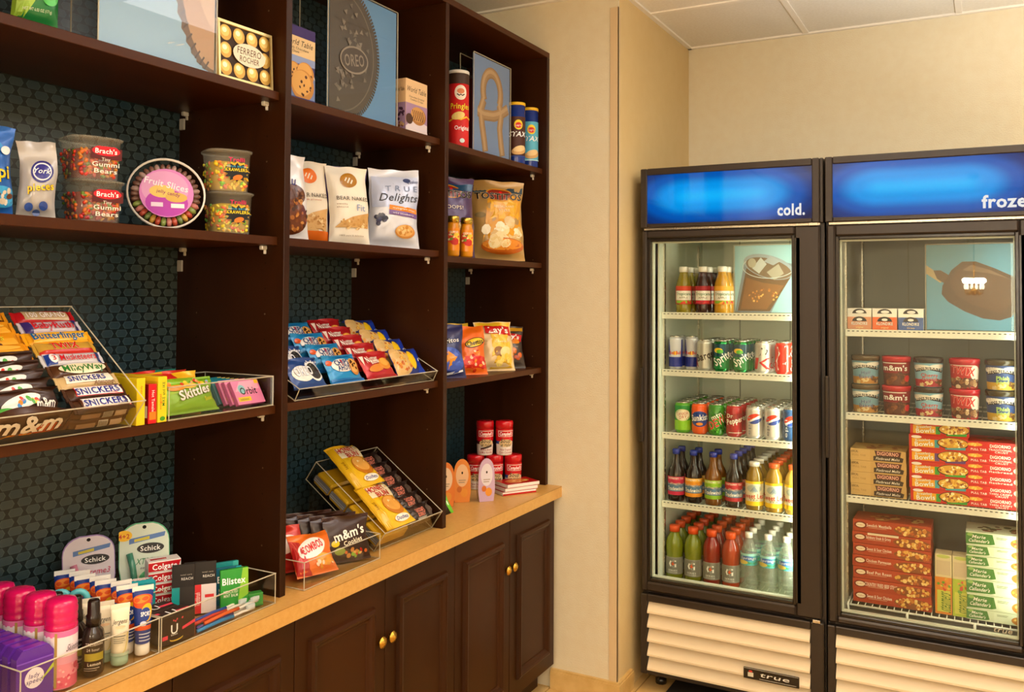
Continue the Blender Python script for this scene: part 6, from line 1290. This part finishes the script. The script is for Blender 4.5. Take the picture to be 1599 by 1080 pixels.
def water(label, X):
    t = thing('water_bottle', label, 'bottle', (X, YF, z), 10, 'water bottles')
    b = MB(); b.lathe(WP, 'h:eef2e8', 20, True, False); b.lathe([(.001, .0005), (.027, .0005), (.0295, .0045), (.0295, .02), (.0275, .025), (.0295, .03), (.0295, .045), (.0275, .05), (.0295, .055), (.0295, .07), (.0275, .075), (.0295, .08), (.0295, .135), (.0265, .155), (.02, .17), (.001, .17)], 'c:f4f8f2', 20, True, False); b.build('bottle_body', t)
    lathed(t, 'cap', [(.0145, .198), (.0145, .215), (.013, .218)], 'g:f0ece4', 14)
    finish(t, [(Cyl(.0315, .098, .044, 220), [('r', 0, 0, 1, 1, 'p:48a8b0'), ('r', 0, .8, 1, 1, 'p:9ad4cc'), ('p', [(.1, .1), (.4, .35), (.7, .2), (.95, .4), (1, 0), (0, 0)], 'p:3f9a4a'), ('e', .3, .25, .18, .18, 'p:d8c05a'), ('e', .45, .6, .22, .2, 'p:3a6ab0'), ('t', 'Springs', .5, .62, .22, 'p:f2f6f4', {'w': .5, 'shear': .2})])], 'label')
    return t
for X, nm in ((.720, 'clear water bottle with a teal label, left one of three'), (.793, 'clear water bottle with a teal label, middle one of three'), (.862, 'clear water bottle with a teal label at the right end')):
    p0 = water(nm + ' in the front', X); row_back(p0, X, z, 4, .072, nm.replace(' with a teal label', ''), 10)
# ================================================================== IN THE FREEZER
# --- top shelf: wrapped ice cream squares and a picture
z = 1.4118
KL = lambda c: [('r', 0, 0, 1, .60, c), ('r', 0, .60, 1, 1, 'a:d4d0c8'), ('e', .5, .76, .30, .22, 'p:2a2420', 0, 0, 0, 180), ('e', .52, .84, .17, .07, 'p:f0ece4'), ('e', .5, .40, .3, .22, 'p:2a2420', 0, 0, 0, 180), ('e', .5, .48, .12, .06, 'p:f0ece4'), ('t', 'KLONDIKE', .5, .30, .13, 'p:f4efe6', {'w': .66, 'bold': .05, 'ol': 'p:2a2420'}), ('t', 'original' if c != 'g:24509a' else 'Oreo', .5, .12, .08, 'p:f0d890', {'w': .3})]
for i, (X, c, nm) in enumerate(((1.127, 'g:d8906a', 'pale orange'), (1.212, 'g:e8641c', 'bright orange'), (1.298, 'g:24509a', 'blue'))):
    p0 = carton('ice_cream_square', 'foil topped ice cream square with a %s band, front of its row' % nm, 'ice cream', (X, .295, z), 0, .082, .05, .078, 'a:d4d0c8', KL(c), group='ice cream squares', bev=.003)
    for k in (1, 2): dup(p0, (X, .295 + .056 * k, z), 0, 'foil topped ice cream square with a %s band, %s in its row' % (nm, RK[k - 1]))
IB = [('p', [(0, .76), (.0, .66), (.16, .55), (.2, .62)], 'p:c9b48c'), ('p', [(.08, .70), (.12, .60), (.24, .52), (.26, .64), (.16, .70)], 'p:6a4a34'),
      ('p', clip([(.18, .52), (.28, .70), (.40, .80), (.55, .80), (.75, .72), (1, .60), (1, .26), (.92, .16), (.80, .12), (.62, .14), (.42, .22), (.24, .33), (.17, .42)]), 'p:5a3c2a'), ('p', clip([(.26, .56), (.34, .70), (.44, .76), (.56, .76), (.76, .68), (1, .55), (1, .36), (.8, .2), (.5, .3), (.32, .42)]), 'p:684632'), ('p', clip([(.4, .70), (.5, .76), (.7, .70), (.9, .60), (.7, .66)]), 'p:8a6a54')]
photo_block('picture_block', 'acrylic block with a close-up photo of a chocolate ice cream bar in the freezer', (1.49, .345, z), .295, .31, .045, 'p:62acd2', IB, rz=0)
# --- second shelf: ice cream tubs two high
z = 1.1108
def pint(label, X, zz, lidm, base, ops):
    t = thing('ice_cream_tub', label, 'ice cream', (X, .305, zz), 4, 'ice cream tubs'); r = .0475; h = .1035
    lathed(t, 'tub', [(r * .84, 0), (r * .85, .002), (r * .97, h * .86)], base, 28); lathed(t, 'lid', [(r * 1.03, h * .82), (r * 1.04, h * .96), (r * 1.0, h), (r * .93, h - .002)], lidm, 28)
    finish(t, [(Cyl(lambda v: r * (.85 + .12 * v), .002, h * .82, 175), ops)], 'label')
    return t
BJ = lambda name, ink, sky, low: [('r', 0, 0, 1, 1, sky), ('e', .3, .78, .3, .12, 'p:e8e4d8'), ('e', .75, .85, .22, .08, 'p:e8e4d8'), ('r', 0, 0, 1, .3, low), ('b', .5, .16, .45, .1, 12, .06, [low, 'p:d8c08a', 'p:6a4424'], 3), ('p', [(.1, .68), (.3, .78), (.5, .82), (.7, .78), (.9, .68), (.88, .58), (.5, .70), (.12, .58)], 'p:2a221c'), ('t', "BEN&JERRY'S", .5, .69, .12, 'p:f6efe0', {'w': .7, 'arc': .5}), ('t', name[0], .52, .48, .15, ink, {'bold': .04, 'ol': 'p:f0e4d0'}), ('t', name[1], .52, .32, .15, ink, {'bold': .04, 'ol': 'p:f0e4d0'})]
MMP = [('r', 0, 0, 1, 1, 'p:8a1a1c'), ('r', 0, 0, 1, .5, 'p:5a2c1a'), ('b', .42, .28, .36, .2, 20, .07, ['p:6a3a20', 'p:8a5028', 'p:4a2412'], 3), ('e', .82, .28, .1, .14, 'p:d8282a'), ('r', .1, .9, .75, .94, 'p:e8d8c8'), ('t', "m&m's", .46, .72, .22, 'p:f6efe6', {'w': .66, 'bold': .06, 'ol': 'p:2a100a'})]
TWP = [('r', 0, 0, 1, 1, 'p:b81e20'), ('e', .78, .6, .16, .34, 'p:f0e4d8', 20), ('r', .1, .9, .75, .94, 'p:e8d8c8'), ('e', .5, .22, .5, .22, 'p:5a3420'), ('b', .45, .22, .42, .18, 22, .06, ['p:8a5a34', 'p:b08858', 'p:5a3018', 'p:d8c09a'], 4), ('t', 'TWIX', .44, .72, .3, 'p:d8241e', {'w': .6, 'rot': -8, 'bold': .06, 'ol': 'p:fbeee0'})]
PT = [(1.143, 'g:5a4a34', 'p:7aa0b0', BJ(('Half', 'Baked'), 'p:3a5a8a', 'p:7aa4b4', 'p:b8823c'), 'blue and tan ice cream tub at the left end'), (1.247, 'g:c0202a', 'p:8a1a1c', MMP, 'brown ice cream tub with a red lid and white lettering'), (1.352, 'g:3a3028', 'p:7ab0c8', BJ(('Cherry', 'Garcia'), 'p:b8243a', 'p:84b8cc', 'p:a82430'), 'sky blue ice cream tub with dark lid and red base'), (1.466, 'g:c0142a', 'p:b81e20', TWP, 'red ice cream tub with a red lid'), (1.577, 'g:3a3018', 'p:2a4a7a', BJ(('Phish', 'Food'), 'p:9ac83a', 'p:2a4478', 'p:c8a02a'), 'dark blue and green ice cream tub at the right end')]
for X, lm, base, ops, nm in PT:
    p0 = pint(nm + ', lower one of two', X, z, lm, base, ops); dup(p0, (X, .305, z + .1043), 4, nm + ', upper one of two')
# --- third shelf: stacked frozen meal cartons
z = .8128
D1 = [('r', 0, 0, 1, 1, 'p:c9a060'), ('r', .0, .0, .36, 1, 'p:d0a868'), ('p', [(.44, .94), (.92, .94), (.9, .5), (.96, .42), (.94, .06), (.42, .06), (.42, .45), (.47, .5)], 'p:3a2c24'), ('p', [(.48, .52), (.90, .52), (.9, .92), (.46, .92)], 'p:5a1c18'), ('t', 'DiGIORNO', .68, .72, .30, 'p:f0b4a0', {'w': .38, 'bold': .05}), ('t', 'Flatbread Melts', .68, .28, .22, 'p:f0e8dc', {'w': .42, 'shear': .25}), ('t', 'PULL TAB', .16, .45, .16, 'p:a88448', {'w': .24}), ('t', '600CAL', .08, .78, .2, 'p:3a3020', {'w': .13})]
for i in range(4):
    carton('frozen_meal_box', 'tan frozen melt carton, %s of its stack of four' % ('lowest', 'second', 'third', 'topmost')[i], 'frozen food', (1.1865 - .0015 * (i % 2), .355, z + i * .0418), 0, .186, .15, .041, 'p:c9a060', D1, top=[('b', .5, .5, .4, .3, 30, .06, ['p:a8642c', 'p:c8843c', 'p:8a3a1c', 'p:d8b070'], 3)], group='tan frozen meal cartons')
BW = lambda acc, sd: [('r', 0, 0, 1, 1, 'p:c8241c'), ('p', [(.05, .1), (.5, .1), (.52, .68), (.05, .72)], 'p:f0a81e'), ('r', .44, .1, .52, .7, acc), ('e', .75, .5, .27, .44, 'p:2a1c14'), ('e', .75, .52, .25, .38, 'p:d8a03a'), ('b', .75, .5, .22, .32, 46, .028, ['p:e8bc4a', 'p:f2d87a', 'p:b8742a', 'p:d89a30', 'p:8a4a1c', 'p:f6e8b0'], sd), ('p', [(.62, .12), (.96, .26), (.96, .06), (.62, .02)], acc), ('t', 'Bowls', .26, .34, .34, 'p:fbf2dc', {'w': .32, 'rot': 6, 'bold': .06, 'ol': 'p:5a2410'}), ('t', 'Breakfast', .24, .62, .17, 'p:fbf2dc', {'w': .26, 'rot': 6, 'bold': .04, 'ol': 'p:5a2410'}), ('e', .13, .84, .09, .11, 'p:f0e6dc')]
for i, acc in enumerate(('p:3a9a34', 'p:3a98a0', 'p:3a9a34', 'p:5a3a7a', 'p:3a98a0', 'p:3a9a34')):
    carton('frozen_meal_box', 'red and yellow breakfast bowl carton, %s of its stack of six' % ('lowest', 'second from the bottom', 'third from the bottom', 'fourth from the bottom', 'fifth from the bottom', 'topmost')[i], 'frozen food', (1.382 + (.004 if i in (0, 5) else 0), .335, z + i * .0468), 0, .186, .12, .046, 'p:c0201a', BW(acc, i), group='breakfast bowl cartons')
D2 = lambda a, b_: [('r', 0, 0, 1, 1, 'p:c81c1e'), ('e', .13, .72, .13, .16, 'p:e8a83a'), ('b', .13, .72, .12, .12, 10, .02, ['p:f2c85a', 'p:e09030'], 2), ('t', 'PULL TAB', .2, .28, .2, 'p:f6e8dc', {'w': .26}), ('t', 'DiGIORNO', .56, .68, .28, 'p:f6e6d8', {'w': .34, 'bold': .05}), ('t', a, .56, .34, .18, 'p:f6e6d8', {'w': .38}), ('t', b_, .58, .12, .16, 'p:f6e6d8', {'w': .22}), ('e', .92, .55, .15, .36, 'p:efd8b0'), ('b', .93, .5, .09, .3, 10, .03, ['p:d88a3a', 'p:c84a2a', 'p:f2dca0'], 3), ('r', .86, .0, 1, .2, 'p:24408c')]
for i, (a, b_) in enumerate((('THIN CRISPY', 'CRUST'), ('THIN CRISPY', 'CRUST'), ('flatbread', ''), ('flatbread', ''), ('TRADITIONAL', 'CRUST'), ('TRADITIONAL', 'CRUST'))):
    carton('frozen_pizza_box', 'red frozen pizza carton, %s of its stack of six' % ('lowest', 'second', 'third', 'fourth', 'fifth', 'topmost')[i], 'frozen food', (1.562, .365, z + i * .0373), 0, .182, .17, .0366, 'p:c01a1c', D2(a, b_), top=[('b', .5, .5, .45, .3, 30, .06, ['p:8a4a34', 'p:6a2a24', 'p:a86a4a'], 3)], group='red frozen pizza cartons')
# --- bottom shelf
z = .4302
SF = lambda nm, sd, big: [('r', 0, 0, 1, 1, 'p:b4401e'), ('p', [(0, .0), (1, .0), (1, .35), (0, .5)], 'p:a83818'), ('e', .10, .55, .085, .3, 'p:7a2412'), ('e', .10, .55, .06, .2, 'p:efd8b8'), ('t', "Stouffer's", .10, .55, .09, 'p:a83818', {'w': .09}), ('t', nm, .20 + (.34 if big else .28) / 2, .6, .26 if not big else .3, 'p:fbeedc', {'w': .42 if big else .32}), ('r', .2, .36, .44, .4, 'p:d8a080'), ('e', .77, .45, .24, .42, 'p:8a4a1c'), ('b', .77, .45, .22, .36, 34, .024, ['p:e0a84a', 'p:f0cc80', 'p:c87a2c', 'p:b85a20', 'p:e8b860'], sd)]
for i, (nm, hh) in enumerate((('Sweet & Sour Chicken', .043), ('COUNTRY FRIED BEEF STEAK', .043), ('Beef Pot Roast', .041), ('Chicken Parmesan', .041), ('Sweet & Sour Chicken', .041), ('Salisbury Steak & Gravy', .041), ('Swedish Meatballs', .043))):
    carton('frozen_meal_box', 'rust red frozen dinner carton, %s in the stack of seven' % ('lowest', 'second', 'third', 'fourth', 'fifth', 'sixth', 'topmost')[i], 'frozen food', (1.229 - .002 * (i % 2), .345, z + i * .0418 + (.002 if i > 1 else 0)), 0, .258, .14, hh - .0012, 'p:b4401e', SF(nm, i, i == 1) + ([('r', .2, .8, .6, 1, 'p:e8d0b0')] if i == 5 else []), top=[('b', .5, .5, .4, .3, 30, .05, ['p:c87a3a', 'p:e0b070', 'p:8a3a1c'], 3)], group='rust red frozen dinner cartons')
for i, (X, c, nm) in enumerate(((1.395, 'p:d8801e', 'orange'), (1.450, 'p:a8b82a', 'lime green'))):
    carton('frozen_vegetable_box', 'upright %s frozen vegetable carton with a lighter top panel' % nm, 'frozen food', (X, .315, z), 0, .053, .07, .205, 'p:d8c898', [('r', 0, 0, 1, .62, c), ('r', .12, .04, .9, .4, 'p:c8c84a'), ('b', .55, .5, .36, .1, 16, .1, ['p:c8441e', 'p:e08a2a', 'p:6a9a2a', 'p:d8b83a'], i + 2), ('r', .08, .66, .92, .9, 'p:c9b490'), ('t', 'steamers', .5, .22, .22, 'p:5a7a1c', {'rot': 90, 'w': 1.2, 'shear': .3}), ('e', .5, .97, .4, .03, 'p:b8c060')], group='upright vegetable cartons')
MC = lambda sd, big: [('r', 0, 0, 1, 1, 'p:d4dcb8'), ('r', .45, .1, 1, .9, 'p:dce4c4'), ('p', [(.0, .04), (.40 if big else .32, .10), (.48 if big else .38, .18), (.44 if big else .34, .92), (.0, .92)], 'p:3f7a2c'), ('e', .07, .78, .05, .12, 'p:8ab05a'), ('t', 'Marie', .22 if big else .18, .66, .24, 'p:f0ecd8', {'w': .22 if big else .18, 'shear': .3, 'bold': .04}), ('t', "Callender's", .22 if big else .18, .34, .24, 'p:f0ecd8', {'w': .34 if big else .27, 'shear': .3, 'bold': .04}), ('r', .5, .72, .68, .76, 'p:8a9a70'), ('r', .5, .62, .66, .66, 'p:8a9a70'), ('e', .88, .42, .15, .38, 'p:b8782a'), ('b', .88, .42, .12, .3, 18, .025, ['p:e8b83a', 'p:d8862a', 'p:c8541e', 'p:f0d070', 'p:6a8a2a'], sd)]
zz = z
for i, (hh, big) in enumerate(((.038, 0), (.050, 1), (.050, 1), (.044, 1), (.036, 0), (.036, 0), (.044, 1))):
    carton('frozen_meal_box', 'pale green frozen meal carton, %s in the stack of seven' % ('lowest', 'second', 'third', 'fourth', 'fifth', 'sixth', 'topmost')[i], 'frozen food', (1.558 + .002 * (i % 2), .350, zz), 0, .184, .15, hh - .001, 'p:d0d8b4', MC(i, big), top=[('b', .5, .5, .4, .3, 24, .06, ['p:6a5a2c', 'p:8a4a2c', 'p:4a5a24'], 3)], group='pale green frozen meal cartons')
    zz += hh
